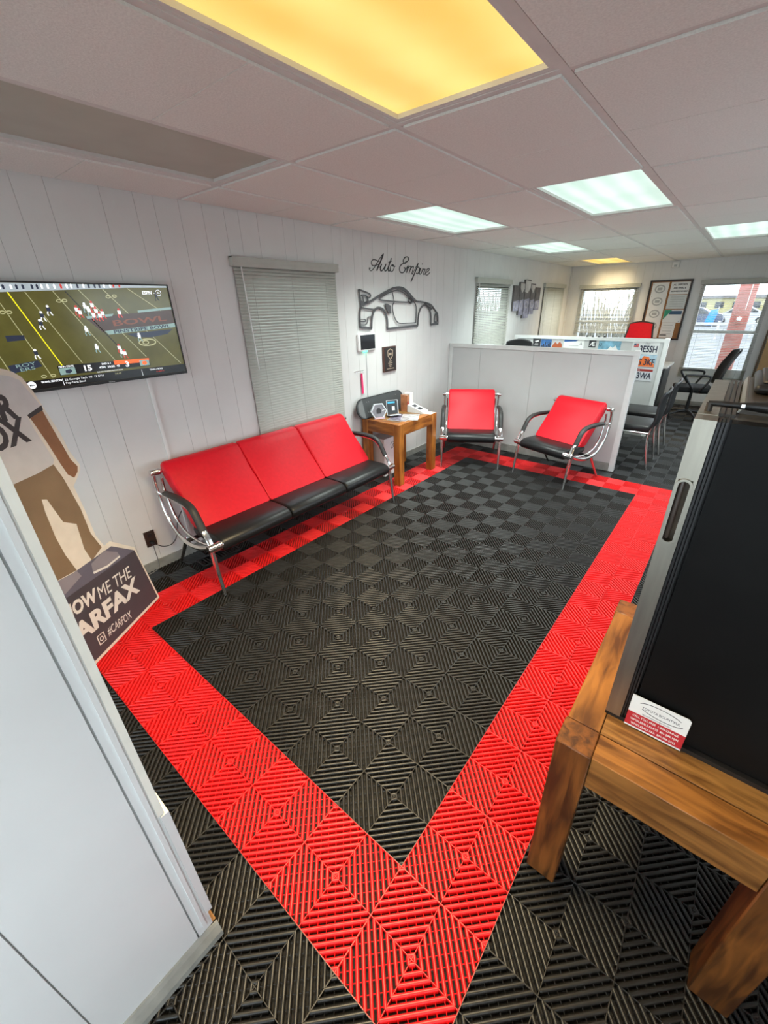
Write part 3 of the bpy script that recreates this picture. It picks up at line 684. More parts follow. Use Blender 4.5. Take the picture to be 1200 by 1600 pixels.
# smart control panel
pan = thing('wall_tablet', 'square white-framed wall tablet with black screen and green glow', 'wall tablet', tuple(FL(2.61, 1.262, 0)))
addbm('tablet_case', rounded(XW, XW + .026, 2.487, 2.735, 1.263, 1.420, .012), M_white, pan)
addbm('tablet_screen', rounded(XW + .022, XW + .0275, 2.515, 2.725, 1.276, 1.408, .0025, 1), mat('black_glass', (.012, .013, .016), .08), pan)
add('status_light', MB().box(XW + .004, XW + .014, 2.575, 2.625, 1.259, 1.264), mat('green_led', (.05, .9, .5), .5, emit=9.), pan)
tag(add('thin_cable', MB().tube([FL(2.61, 1.262, .006), FL(2.614, 1.1, .004), FL(2.61, .9, .004), FL(2.61, .66, .006)], .0022, 6), mat('cable_grey', (.42, .43, .43), .5)), 'thin grey cable hanging below the square wall tablet', 'cable')
# plaque
pq = thing('award_plaque', 'dark wooden plaque with gold shield emblem on the wall', 'plaque', tuple(FL(2.96, 1.03, 0)))
add('wood_back', MB().prism([(2.856, 1.030), (3.064, 1.030), (3.064, 1.276), (2.856, 1.276)], FL, 0, .018), mat('plaque_wood', (.075, .028, .018), .35), pq)
add('plate', MB().prism([(2.872, 1.040), (3.054, 1.040), (3.054, 1.266), (2.872, 1.266)], FL, .018, .020), mat('plaque_plate', (.02, .018, .017), .3), pq)
M_gold = mat('plaque_gold', (.52, .42, .30), .4, .3)
add('emblem', MB().ribbon([(2.963, 1.252), (3.003, 1.236), (3.0, 1.185), (2.963, 1.150), (2.926, 1.185), (2.923, 1.236)], .010, FL, .020, .0215, True).prism([(2.943, 1.215), (2.983, 1.215), (2.983, 1.192), (2.943, 1.192)], FL, .020, .0213), M_gold, pq)
for k, (z, w_) in enumerate(((1.130, .04), (1.112, .07), (1.092, .06), (1.076, .03), (1.056, .12))):
    add('engraved_line', MB().prism([(2.963 - w_ / 2, z), (2.963 + w_ / 2, z), (2.963 + w_ / 2, z + .006), (2.963 - w_ / 2, z + .006)], FL, .020, .0208), M_gold, pq)
# key hooks and pink strap
kh = thing('key_hook_rail', 'tiny row of wall hooks above the side table', 'hooks', tuple(FL(2.50, 1.08, 0)))
add('hook_plate', MB().prism([(2.435, 1.083), (2.565, 1.083), (2.565, 1.089), (2.435, 1.089)], FL, 0, .003), M_chrome, kh)
for k in range(5): add('hook', MB().tube([FL(2.445 + k * .027, 1.086, .003), FL(2.445 + k * .027, 1.08, .014), FL(2.445 + k * .027, 1.070, .016), FL(2.445 + k * .027, 1.074, .022)], .0022, 5), M_chrome, kh)
st = thing('key_strap', 'hot pink and white wrist strap hanging from wall hook', 'key strap', tuple(FL(2.53, .866, 0)))
add('strap', MB().prism([(2.515, 1.062), (2.537, 1.062), (2.545, .868), (2.520, .868)], FL, .008, .012), mat('hot_pink', (.80, .02, .14), .5), st)
add('strap_edge', MB().prism([(2.538, 1.062), (2.552, 1.058), (2.562, .87), (2.546, .868)], FL, .007, .010), M_white, st)
add('key_ring', MB().tube([FL(2.53 + .012 * math.cos(t * PI / 6), 1.066 + .012 * math.sin(t * PI / 6), .014) for t in range(12)], .0015, 5, closed=True), M_chrome, st)
# split canvas art (five panels)
sc_ = thing('split_canvas_art', 'five-panel split canvas picture in greys and lilac on the wall', 'wall art', tuple(FL(6.37, 1.44, 0)))
M_cd, M_cl, M_cw = mat('canvas_dark', (.13, .12, .12), .7, noise=(12, .3)), mat('canvas_lilac', (.36, .35, .45), .7, noise=(14, .5)), mat('canvas_pale', (.55, .52, .50), .7, noise=(9, .2))
for k, (a, b, lo, hi) in enumerate([(5.865, 6.055, 1.55, 1.888), (6.075, 6.235, 1.49, 1.935), (6.255, 6.465, 1.44, 1.975), (6.485, 6.665, 1.49, 1.925), (6.685, 6.885, 1.55, 1.875)]):
    p = add('canvas_panel', MB().prism([(a, lo), (b, lo), (b, hi), (a, hi)], FL, 0, .03), M_cd, sc_)
    zc = 1.70 - .012 * abs(k - 2)
    add('painted_area', MB().prism([(a, lo), (b, lo), (b, zc + .02), (a, zc)], FL, .03, .0305), M_cl, p)
    if k in (1, 2, 3):
        add('painted_area', MB().prism([(a, 1.86 - .05 * (k == 2)), ((a + b) / 2, 1.79), (b, 1.83 + .02 * k), (b, hi - .02), (a, hi - .01)], FL, .03, .0308), M_cw, p)
    add('painted_ring', MB().ribbon([((a + b) / 2 + .05 * math.cos(t * PI / 6), 1.63 + .045 * math.sin(t * PI / 6)) for t in range(12)], .012, FL, .0305, .0309, True), M_cw, p)

# notice board on the back wall
nb = thing('notice_board', 'dark framed cork notice board with pinned papers on back wall', 'notice board', tuple(FB(-.775, 1.04, 0)))
ca, cb, cc_, cd = -1.080, -.468, 1.042, 1.962
add('cork', MB().prism([(ca + .02, cc_ + .02), (cb - .02, cc_ + .02), (cb - .02, cd - .02), (ca + .02, cd - .02)], FB, 0, .012), mat('cork', srgb(150, 104, 64), .9, noise=(70, .25)), nb)
fm = MB()
for q in ((ca, cb, cc_, cc_ + .026), (ca, cb, cd - .026, cd), (ca, ca + .026, cc_ + .026, cd - .026), (cb - .026, cb, cc_ + .026, cd - .026)):
    fm.prism([(q[0], q[2]), (q[1], q[2]), (q[1], q[3]), (q[0], q[3])], FB, 0, .022)
add('board_frame', fm, mat('dark_walnut', (.022, .013, .010), .4), nb)
def sheet(label, a, b, c, d, m=M_white): 
    o = add('paper', MB().prism([(a, c), (b, c), (b, d), (a, d)], FB, .012, .0135), m, nb); tag(o, label=label); return o
M_grey = mat('print_grey', (.42, .43, .42), .6); M_ink = mat('print_ink', (.03, .03, .035), .6); M_green = mat('print_green', (.03, .30, .17), .6); M_navyp = mat('print_navy', (.04, .10, .18), .6); M_blue = mat('print_blue', (.03, .12, .36), .6)
s1 = sheet('long white sheet with grey drawings', -1.035, -.795, 1.07, 1.925)
for k in range(4):
    z = 1.83 - k * .19
    add('printed_drawing', MB().ribbon([(-.915 + .07 * math.cos(t * PI / 6), z + .055 * math.sin(t * PI / 6)) for t in range(12)], .02, FB, .0135, .0138, True).prism([(-.95, z - .02), (-.88, z - .02), (-.88, z + .02), (-.95, z + .02)], FB, .0135, .0138), M_grey, s1)
    text('lettering', '*', .03, FB, -1.015, z + .06, .0139, M_ink, s1)
s2 = sheet('white notice in bold capitals', -.765, -.498, 1.745, 1.925)
for k, tx in enumerate(('ALL DEPOSITS', 'ARE FINAL &', 'NON-REFUNDABLE')):
    text('lettering', tx, .034 if k < 2 else .029, FB, -.632, 1.875 - k * .048, .0139, M_ink, s2, bold=.0012, xs=.92)
s3 = sheet('pale printed form', -.765, -.500, 1.525, 1.735, mat('pale_form', (.62, .64, .62), .6))
for k in range(5): add('printed_line', MB().prism([(-.73, 1.70 - k * .035), (-.53, 1.70 - k * .035), (-.53, 1.708 - k * .035), (-.73, 1.708 - k * .035)], FB, .0135, .0138), M_grey, s3)
s4 = sheet('white flyer with green corner and navy band', -.770, -.500, 1.315, 1.512)
add('printed_corner', MB().prism([(-.768, 1.510), (-.66, 1.510), (-.71, 1.44), (-.768, 1.36)], FB, .0135, .0139), M_green, s4)
add('printed_band', MB().prism([(-.68, 1.495), (-.515, 1.495), (-.515, 1.44), (-.70, 1.44)], FB, .0135, .0138), M_navyp, s4)
text('lettering', 'A', .03, FB, -.53, 1.325, .0139, M_navyp, s4)
s5 = sheet('small white sheet at the bottom', -.765, -.565, 1.075, 1.312)
for k in range(4): add('printed_line', MB().prism([(-.74, 1.27 - k * .045), (-.60, 1.27 - k * .045), (-.60, 1.277 - k * .045), (-.74, 1.277 - k * .045)], FB, .0135, .0138), M_grey, s5)
add('printed_line', MB().prism([(-.76, 1.11), (-.66, 1.11), (-.66, 1.125), (-.76, 1.125)], FB, .0135, .0138), M_ink, s5)
# motion sensor
ms = thing('motion_sensor', 'small white motion sensor high on the back wall', 'sensor', tuple(FB(-.765, 2.13, 0)))
addbm('sensor_body', rounded(-.82, -.715, YB - .045, YB, 2.13, 2.225, .012), M_white, ms)
add('sensor_lens', MB().prism([(-.79, 2.145), (-.745, 2.145), (-.745, 2.175), (-.79, 2.175)], FB, .045, .047), M_grey, ms)
# tan board by the back right corner
tb = thing('tan_board', 'tan wooden board leaning in the far right corner', 'board', (.80, YB - .05, 0))
add('board_panel', MB().box(.70, 1.10, YB - .05, YB - .02, 0, 1.55), mat('tan_board', srgb(196, 158, 108), .6, noise=(8, .1)), tb)
add('board_edge', MB().box(.665, .69, YB - .055, YB - .016, 0, 1.56), mat('tan_board_edge', srgb(96, 76, 52), .6), tb)

# ================================================================== sofa and armchairs (local: front -y, x width)
SEATP = [(-.012, .325), (-.010, .352), (.008, .374), (.04, .386), (.10, .390), (.20, .386), (.30, .378), (.345, .368), (.36, .340), (.34, .312), (.20, .300), (.07, .292), (.02, .294), (.0, .305)]
BACKP = [(.235, .385), (.275, .435), (.34, .515), (.42, .612), (.49, .698), (.525, .745), (.552, .764), (.582, .764), (.606, .745), (.612, .715), (.59, .672), (.52, .582), (.43, .47), (.35, .375), (.30, .345), (.255, .352)]
def seating(name, label, cat, hw, ncush, loc, rotz, group=None):
    r = thing(name, label, cat, loc, rotz, group)
    cw = (2 * (hw - .048)) / ncush; x = -(hw - .048)
    for k in range(ncush):
        add('seat_cushion', cushion(SEATP, x + .003, x + cw - .003, .016), M_blkv, r, False, smooth=50)
        add('back_cushion', cushion(BACKP, x + .003, x + cw - .003, .016), M_redv, r, False, smooth=50)
        x += cw
    for s_ in (-1, 1):
        X = s_ * hw
        sf = add('side_frame', MB().tube(smooth_line([(X, .60, .70), (X, .622, .62), (X, .615, .50), (X, .565, .375), (X, .46, .285), (X, .32, .258), (X, .16, .29), (X, .03, .345)], 5), .0145, 10, flat=(1.25, .85)), M_chrome, r, False, smooth=50)
        add('inner_tube', MB().tube(smooth_line([(X - s_ * .035, .585, .66), (X - s_ * .035, .59, .56), (X - s_ * .035, .545, .40), (X - s_ * .035, .45, .315), (X - s_ * .035, .32, .285), (X - s_ * .035, .16, .30), (X - s_ * .035, .04, .335)], 5), .010, 8), M_chrome, sf, False, smooth=50)
        arm = add('armrest', MB().tube(smooth_line([(X, .085, .435), (X, .115, .49), (X, .155, .552), (X, .215, .585), (X, .32, .594), (X, .42, .590), (X, .50, .583)], 5), [.019] * 31, 10, flat=(1.3, .8)), M_rub, r, False, smooth=60)
        add('arm_bar', MB().tube(smooth_line([(X, .018, .335), (X, .06, .415), (X, .110, .474), (X, .158, .532), (X, .22, .566), (X, .34, .574), (X, .50, .568), (X, .612, .56)], 5), .011, 8, flat=(1.6, .7)), M_chrome, arm, False, smooth=50)
        add('front_leg', MB().tube([(X, .045, .33), (X, .030, .22), (X, 0, 0)], [.017, .016, .010], 10), M_chrome, r, False, smooth=50)
        add('rear_leg', MB().tube([(X - s_ * .01, .40, .268), (X - s_ * .01, .60, 0)], [.016, .010], 10), M_chrome, r, False, smooth=50)
        o = add('bar_end', MB().lathe([(.001, 0), (.021, 0), (.024, .006), (.024, .07), (.026, .073), (.026, .09), (.001, .09)], n=16), M_chrome, r, False, smooth=40)
        o.rotation_euler = (0, -s_ * PI / 2, 0); o.location = (X + s_ * .03, .018, .345)
        o = add('bar_end', MB().lathe([(.001, 0), (.019, 0), (.022, .006), (.022, .06), (.001, .06)], n=16), M_chrome, r, False, smooth=40)
        o.rotation_euler = (0, -s_ * PI / 2, 0); o.location = (X + s_ * .025, .592, .705)
    add('front_rail', MB().cyl((-hw, .03, .325), (hw, .03, .325), .018, n=12), M_chrome, r, False, smooth=50)
    add('back_rail', MB().cyl((-hw, .592, .705), (hw, .592, .705), .016, n=12), M_chrome, r, False, smooth=50)
    add('under_rail', MB().cyl((-hw, .36, .275), (hw, .36, .275), .014, n=10), M_blkp, r, False, smooth=50)
    return r
seating('sofa', 'three-seat red and black vinyl sofa with chrome arms along the wall', 'sofa', .866, 3, (-1.758, 1.296, 0), PI / 2)
seating('armchair', 'red and black chrome armchair beside the wooden side table', 'armchair', .312, 1, (-1.617, 3.340, 0), R_(30.3), 'red and black armchairs')
seating('armchair', 'red and black chrome armchair at the open end of the partition', 'armchair', .312, 1, (-.885, 3.436, 0), R_(-17), 'red and black armchairs')
# floor register behind the sofa leg
fv = thing('floor_vent', 'black floor vent register under the left end of the sofa', 'floor vent', (-2.22, .66, 0))
vb = MB()
for q in ((-.06, .06, -.15, -.135), (-.06, .06, .135, .15), (-.06, -.045, -.135, .135), (.045, .06, -.135, .135)): vb.box(*q, 0, .010)
add('vent_frame', vb, M_blkp, fv, False)
for k in range(12): add('vent_slat', MB().box(-.045, .045, -.128 + k * .0225, -.120 + k * .0225, .001, .007), M_blkp, fv, False)

# ================================================================== wooden tables
def leg_table(name, label, x0, x1, y0, y1, lw=.088, h=.628, ML=None, MX=None, MY=None):
    ML, MX, MY = ML or M_woodl, MX or M_woodx, MY or M_wood
    r = thing(name, label, 'table', ((x0 + x1) / 2, (y0 + y1) / 2, 0))
    for (a, b) in ((x0, y0), (x1 - lw, y0), (x0, y1 - lw), (x1 - lw, y1 - lw)):
        addbm('leg', rounded(a, a + lw, b, b + lw, 0, h, .003, 1), ML, r)
    i = .004
    ap = .115; at = lw - .002
    addbm('apron', rounded(x0 + lw + .001, x1 - lw - .001, y0 + i, y0 + at, h - ap, h, .002, 1), MX, r)
    addbm('apron', rounded(x0 + lw + .001, x1 - lw - .001, y1 - at, y1 - i, h - ap, h, .002, 1), MX, r)
    addbm('apron', rounded(x0 + i, x0 + at, y0 + lw + .001, y1 - lw - .001, h - ap, h, .002, 1), MY, r)
    addbm('apron', rounded(x1 - at, x1 - i, y0 + lw + .001, y1 - lw - .001, h - ap, h, .002, 1), MY, r)
    n = 4; ya, yb = y0 + lw, y1 - lw
    for k in range(n):
        a = ya + (yb - ya) * k / n; b = ya + (yb - ya) * (k + 1) / n
        lx0, lx1 = x0 + lw, x1 - lw
        addbm('top_plank', rounded(lx0, lx1, a + .001, b - .001, h - .028, h - .001, .0015, 1), M_woodt, r)
    return r
leg_table('wooden_table', 'low worn wooden table holding the black and steel cooler', .318, .852, .258, .975)
leg_table('side_table', 'amber wooden side table between the sofa and an armchair', -2.412, -1.930, 2.485, 3.130, lw=.075, ML=wood('honey_leg', srgb(128, 70, 20), srgb(188, 118, 46), scale=(20, 20, 2.)), MX=wood('honey_cross', srgb(122, 66, 20), srgb(184, 114, 44), scale=(2.2, 18, 18)), MY=wood('honey_side', srgb(122, 66, 20), srgb(184, 114, 44)))

# ================================================================== cooler on the table
Z0, Z1, CY, CX0, CX1 = .628, 1.452, .418, .398, .850
co = thing('beverage_cooler', 'black-fronted stainless steel cooler standing on the wooden table', 'cooler', (.62, .67, Z0))
add('body', MB().box(CX0 + .004, CX1 - .004, CY + .05, .93, Z0 + .012, Z1 - .004), mat('cooler_body', (.05, .048, .045), .4), co)
add('base_rail', MB().box(CX0, CX1, CY + .002, .93, Z0, Z0 + .013), M_blkp, co)
dr = add('door_panel', MB().box(.456, CX1 - .012, CY + .014, CY + .05, Z0 + .016, Z1 - .004), mat('cooler_black', (.005, .005, .005), .45, spec=.16, noise=(6, .3)), co)
tag(dr, label='matt black door panel')
hz0, hz1, hx0, hx1 = 1.186, 1.330, .4025, .4275
pf = MB()
FC = frame((0, CY, 0), (1, 0, 0), (0, 0, 1))
for q in ((CX0, hx0, Z0 + .012, Z1), (hx1, .434, Z0 + .012, Z1), (hx0, hx1, Z0 + .012, hz0), (hx0, hx1, hz1, Z1)):
    pf.box(q[0], q[1], CY, CY + .05, q[2], q[3])
fs_ = add('steel_stile', pf, M_steel, co); tag(fs_, label='brushed steel door stile')
rim = [(hx0 + .0125 + .0125 * math.cos(t) , (hz1 - .012 + .012 * math.sin(t)) if math.sin(t) >= 0 else (hz0 + .012 + .012 * math.sin(t))) for t in [PI * 2 * k / 20 for k in range(20)]]
add('handle_rim', MB().ribbon(rim, .005, FC, -.002, .0045, True), M_steel, fs_)
add('handle_pocket', MB().box(hx0, hx1, CY + .020, CY + .03, hz0, hz1), mat('pocket_brown', (.10, .065, .035), .5, noise=(30, .5)), fs_)
add('handle_grip', MB().tube([(.411, CY + .012, hz0 + .006), (.411, CY + .008, hz0 + .02), (.411, CY + .008, hz1 - .02), (.411, CY + .012, hz1 - .006)], .0055, 8), mat('worn_grip', (.07, .05, .04), .3), fs_, smooth=50)
for k, x in enumerate((.4375, .4435, .4495)):
    add('door_gasket', MB().box(x - .0018, x + .0022, CY + .004 + .003 * k, CY + .05, Z0 + .014, Z1 - .002), M_blkp, co)
add('steel_side', MB().box(CX0, CX0 + .006, CY + .05, .93, Z0 + .013, Z1), M_steel, co)
# top: steel edge, grooves, dark lid, hinge bar
add('top_edge', MB().box(CX0, .432, CY + .05, .95, Z1 - .006, Z1 + .001), M_steel, co)
for k, x in enumerate((.437, .446, .455)): add('top_rail', MB().box(x - .003, x + .003, CY + .06, .95, Z1 - .01, Z1 + .003), M_bronze, co)
ld = add('lid', MB().prism([(.462, Z1 - .004), (CX1, Z1 - .004), (CX1, Z1 + .014), (.470, Z1 + .014)], frame((0, 0, 0), (1, 0, 0), (0, 0, 1)), -.53, -.95), mat('lid_brown', (.06, .05, .04), .35), co)
add('lid_trim', MB().prism([(.459, Z1 - .002), (.463, Z1 - .002), (.471, Z1 + .015), (.467, Z1 + .016)], frame((0, 0, 0), (1, 0, 0), (0, 0, 1)), -.53, -.95), M_steel, ld)
hg = add('hinge_bar', MB().tube([(.410, .50, Z1 + .016), (.43, .50, Z1 + .017), (.46, .50, Z1 + .017), (.50, .50, Z1 + .018), (.70, .50, Z1 + .018), (CX1, .50, Z1 + .018)], [.0055, .006, .006, .011, .013, .013], 10), M_blkp, co, smooth=50)
add('hinge_post', MB().cyl((.413, .50, Z1 - .002), (.413, .50, Z1 + .018), .006, n=10), M_bronze, hg)
add('hinge_screw', MB().box(.462, .468, .486, .490, Z1 + .016, Z1 + .022), M_chrome, hg)
tr = thing('black_tray', 'rounded black tray lying on top of the cooler', 'tray', (.66, .80, Z1 + .014))
addbm('tray_body', rounded(.478, .845, .66, .94, Z1 + .015, Z1 + .036, .010, 3), M_blkp, tr)
addbm('tray_rim', rounded(.49, .833, .672, .928, Z1 + .036, Z1 + .043, .003, 1), M_bronze, tr)
# business card leaning on the door
cd_ = thing('business_card', 'white and red dealership parts card leaning on cooler door', 'card', (.512, CY, Z0))
FK = frame((0, CY - .004, Z0 + .004), (1, 0, 0), (0, .06, .998))
M_cred = mat('card_red', (.50, .018, .028), .45)
add('card_sheet', MB().prism([(.447, 0), (.576, 0), (.576, .100), (.570, .106), (.447, .106)], FK, 0, .0008), M_white, cd_)
add('red_panel', MB().prism([(.447, .005), (.576, .005), (.576, .050), (.447, .050)], FK, .0008, .0010), M_cred, cd_)
for k, tx in enumerate(('CALL TOLL FREE  1-800-274-0100', 'WHOLESALE PARTS  801-299-1004', 'WHOLESALE FAX  801-296-2242')):
    text('lettering', tx, .0090, FK, .5115, .038 - k * .0135, .0011, M_white, cd_, thick=.0002, bold=.00018, xs=.80)
text('lettering', 'TOYOTA BOUNTIFUL', .0105, FK, .516, .073, .0010, M_ink, cd_, thick=.0002, xs=.82)
text('lettering', 'Fastest Delivery, Largest Inventory', .0055, FK, .5115, .054, .0010, M_ink, cd_, thick=.0002, xs=.85)
add('logo_swoosh', MB().ribbon([(.516 + .050 * math.cos(t * PI / 14) - .008 * math.sin(t * PI / 14), .079 + .017 * math.sin(t * PI / 14)) for t in range(2, 13)], .0018, FK, .0008, .0010).ribbon([(.516 + .050 * math.cos(t * PI / 14) - .008 * math.sin(t * PI / 14), .079 + .017 * math.sin(t * PI / 14)) for t in range(16, 27)], .0018, FK, .0008, .0010), M_ink, cd_)

# ================================================================== things on the side table
ZS = .628
sk = thing('skateboard_deck', 'dark grey skateboard deck leaning on the wall behind side table', 'skateboard', (-2.39, 2.75, ZS))
FS = frame((-2.350, 0, ZS + .002), (0, 1, 0), (-.26, 0, .966))
pts = []
for k in range(13): an = PI / 2 + PI * k / 12; pts.append((2.475 + .098 * math.cos(an), .102 + .098 * math.sin(an)))
for k in range(13): an = -PI / 2 + PI * k / 12; pts.append((3.045 + .075 * math.cos(an), .102 + .098 * math.sin(an)))
add('deck', MB().prism(pts, FS, 0, .011), mat('deck_grey', (.055, .06, .062), .55, noise=(200, .2)), sk)
add('deck_edge', MB().ribbon(pts, .006, FS, -.001, .013, True), M_blkp, sk)
add('tail_band', MB().prism([(2.44 + .0, .02), (2.475, .01), (2.475, .19), (2.44, .18), (2.405, .15), (2.395, .10), (2.405, .05)], FS, .011, .0118), mat('deck_pale', (.16, .165, .165), .5), sk)
for (a, b) in ((2.53, .16), (2.53, .06), (2.56, .16), (2.56, .06), (3.0, .16), (3.0, .06)): add('bolt', MB().cyl(FS(a, b, .010), FS(a, b, .0135), .004, n=8), M_chrome, sk)
hx = thing('hexagon_award', 'clear hexagonal acrylic award standing on the side table', 'award', (-2.265, 2.575, ZS))
FHX = frame((-2.262, 2.575, ZS + .002), (.50, .866, 0), (-.12, .06, .99))
M_acr = mat('acrylic_edge', (.62, .64, .66), .12); M_ad = mat('acrylic_dark', (.22, .21, .23), .25)
hexp = [(.085 * math.cos(PI / 6 * (2 * k)), .074 + .085 * math.sin(PI / 6 * (2 * k)) ) for k in range(6)]
add('acrylic_block', MB().prism([(x * .88, .074 + (y - .074) * .88) for x, y in hexp], FHX, 0, .020), M_ad, hx)
add('acrylic_bevel', MB().ribbon([(x * .94, .074 + (y - .074) * .94) for x, y in hexp], .012, FHX, .001, .026, True), M_acr, hx)
add('engraved_arch', MB().prism([(-.025 + .0, .05), (.025, .05), (.025, .085), (.012, .105), (-.012, .105), (-.025, .085)], FHX, .020, .0206), M_ink, hx)
add('engraved_text', MB().prism([(.035, .075), (.062, .080), (.062, .086), (.035, .081)], FHX, .020, .0206), M_white, hx)
add('award_foot', MB().prism([(-.055, -.002), (.06, -.002), (.052, .014), (-.048, .014)], FHX, .0, .035), mat('pink_acrylic', (.62, .45, .50), .2), hx)
ch = thing('card_stand', 'small black card in a clear stand beside hexagon award', 'card stand', (-2.24, 2.74, ZS))
FCH = frame((-2.215, 2.745, ZS + .008), (.5, .866, 0), (-.17, .09, .98))
add('card_face', MB().prism([(-.055, .012), (.055, .012), (.055, .145), (-.055, .145)], FCH, .002, .004), mat('card_black', (.02, .022, .024), .4), ch)
add('clear_sleeve', MB().ribbon([(-.060, .006), (.060, .006), (.060, .151), (-.060, .151)], .006, FCH, 0, .007, True), M_acr, ch)
add('blue_header', MB().prism([(-.048, .120), (.03, .120), (.03, .138), (-.048, .138)], FCH, .004, .0046), mat('cyan_print', (.05, .38, .60), .4), ch)
add('white_mark', MB().prism([(-.005, .05), (.025, .05), (.025, .09), (-.005, .09)], FCH, .004, .0046), M_white, ch)
add('stand_foot', MB().prism([(-.06, 0), (.06, 0), (.06, .006), (-.06, .006)], FCH, -.03, .075), M_acr, ch)
for k, (lb, w_, c, hgt, y) in enumerate((('orange-brown paperback standing upright on the side table', .030, (.55, .22, .10), .175, 2.985), ('cream white book standing upright at back of side table', .070, (.78, .76, .70), .185, 3.045))):
    bk = thing('book', lb, 'book', (-2.255, y, ZS), group='books on the side table')
    m_ = mat('book_cover_%d' % k, c, .5, noise=(18, .3) if k == 0 else (6, .05))
    add('cover', MB().box(-.03, .055, -w_ / 2, -w_ / 2 + .003, 0, hgt).box(-.03, .055, w_ / 2 - .003, w_ / 2, 0, hgt).box(.052, .055, -w_ / 2, w_ / 2, 0, hgt), m_, bk, False)
    add('pages', MB().box(-.028, .052, -w_ / 2 + .003, w_ / 2 - .003, .003, hgt - .004), M_white, bk, False)
    if k == 0: add('cover_art', MB().box(.055, .0556, -w_ / 2 + .002, w_ / 2 - .002, .02, .11), mat('cover_rust', (.35, .05, .03), .5), bk, False)
bt = thing('brochure_dispenser', 'white wedge-shaped dispenser with two dark windows on side table', 'dispenser', (-2.10, 3.02, ZS))
FW = frame((-2.20, 2.99, ZS), (.94, .05, 0), (0, 0, 1))
add('wedge_body', MB().prism([(0, 0), (.20, 0), (.20, .022), (.17, .030), (.02, .075), (0, .075)], FW, -.10, .02), M_white, bt)
FWW = frame(FW(.02, .075, -.04), (.94 * .958, .05, -.287), (-.05, .94, .0))
for k in range(2): add('dark_window', MB().prism([(.02 + k * .07, -.035), (.07 + k * .07, -.035), (.07 + k * .07, .035), (.02 + k * .07, .035)], FWW, .0, .0012), M_ink, bt)
for k, (x, y, rz, w_, l_, m_, lb) in enumerate(((-2.10, 2.74, .25, .20, .27, mat('magazine_violet', (.18, .15, .20), .3, noise=(16, .9)), 'glossy dark violet magazine lying flat on side table'), (-2.025, 2.79, .55, .17, .24, mat('magazine_grey', (.40, .38, .38), .3, noise=(20, .6)), 'grey glossy magazine lying crooked at table edge'))):
    mg = thing('magazine', lb, 'magazine', (x, y, ZS + .004 * k), rz, group='magazines on the side table')
    add('pages', MB().box(-w_ / 2, w_ / 2, -l_ / 2, l_ / 2, 0, .0036), M_white, mg, False)
    add('cover', MB().box(-w_ / 2 + .003, w_ / 2 - .002, -l_ / 2 + .002, l_ / 2 - .002, .0036, .0042), m_, mg, False)
pp = thing('paper_sheet', 'plain white paper at the far corner of side table', 'paper', (-1.99, 3.065, ZS), .15)
add('sheet', MB().box(-.065, .055, -.05, .05, 0, .001), M_white, pp, False)
# white box under the side table
wbx = thing('white_box', 'white box with black scribble standing under the side table', 'box', (-2.30, 2.77, 0))
add('box_body', MB().box(-2.405, -2.22, 2.595, 2.935, 0, .40), M_white, wbx)
FWB = frame((-2.22, 0, 0), (0, 1, 0), (0, 0, 1))
add('scribble', MB().ribbon(smooth_line([(2.70, .33), (2.73, .36), (2.755, .345), (2.745, .30), (2.715, .29), (2.74, .325), (2.79, .36), (2.80, .33), (2.82, .355), (2.86, .335), (2.875, .36)], 5), .006, FWB, 0, .0008), M_ink, wbx)
add('box_lid', MB().box(-2.408, -2.217, 2.592, 2.938, .40, .412), M_white, wbx)

# ================================================================== cardboard standee (upper figure left plain)
U = Vector((-.545, .839, 0)).normalized()
FD = frame((-1.766, -.312, .004), U, (0, 0, 1))
sd = thing('cardboard_standee', 'life-size cardboard standee of a clothed figure on printed pedestal', 'standee', (-1.766, -.312, 0))
out = [(-.20, 0), (.56, 0), (.499, .412), (.359, .535), (.315, .532), (.289, .611), (.284, .769), (.274, .895), (.291, .908), (.34, .95), (.349, .979), (.321, 1.056), (.311, 1.14), (.281, 1.256), (.259, 1.345), (.234, 1.406), (.203, 1.433), (.174, 1.446), (.10, 1.47), (-.02, 1.47), (-.14, 1.42), (-.20, 1.30), (-.22, 1.0), (-.20, .55)]
add('board', MB().prism(out, FD, -.006, 0), M_cream, sd)
add('easel_back', MB().prism([(.0, 0), (.30, 0), (.18, .9), (.12, .9)], frame(FD(0, 0, -.26), U, Vector((.839 * .27, .545 * .27, .963))), -.004, 0), mat('brown_card', (.30, .20, .11), .8), sd)
M_shirt, M_band, M_arm, M_khaki, M_shoe = mat('print_shirt', (.66, .675, .68), .6), mat('print_band', (.055, .055, .06), .6), mat('print_sleeve_brown', (.30, .15, .075), .6, noise=(6, .25)), mat('print_khaki', srgb(138, 118, 92), .6, noise=(5, .15)), mat('print_shoe', (.28, .27, .31), .6)
M_pf, M_pt = mat('print_pedestal', srgb(74, 72, 80), .55), mat('print_pedestal_top', srgb(104, 104, 120), .55)
def sp(name, poly, m, d=.0, lb=None):
    o = add(name, MB().prism(poly, FD, d, d + .0006), m, sd)
    if lb: tag(o, label=lb)
    return o
sp('printed_shirt', [(-.16, 1.40), (-.05, 1.435), (.10, 1.44), (.179, 1.42), (.217, 1.398), (.236, 1.355), (.271, 1.274), (.19, 1.254), (.195, 1.20), (.213, 1.124), (.23, 1.047), (.217, 1.028), (.13, 1.015), (.011, 1.012), (-.12, 1.02), (-.15, 1.2)], M_shirt, lb='plain light grey shirt area')
sp('printed_cuff', [(.190, 1.258), (.271, 1.282), (.270, 1.262), (.195, 1.242)], M_band, .0004)
sp('printed_sleeve', [(.199, 1.242), (.266, 1.263), (.279, 1.188), (.298, 1.091), (.311, 1.018), (.334, .974), (.323, .95), (.294, .93), (.268, .957), (.252, 1.02), (.228, 1.133)], M_arm, .0, 'plain brown arm area')
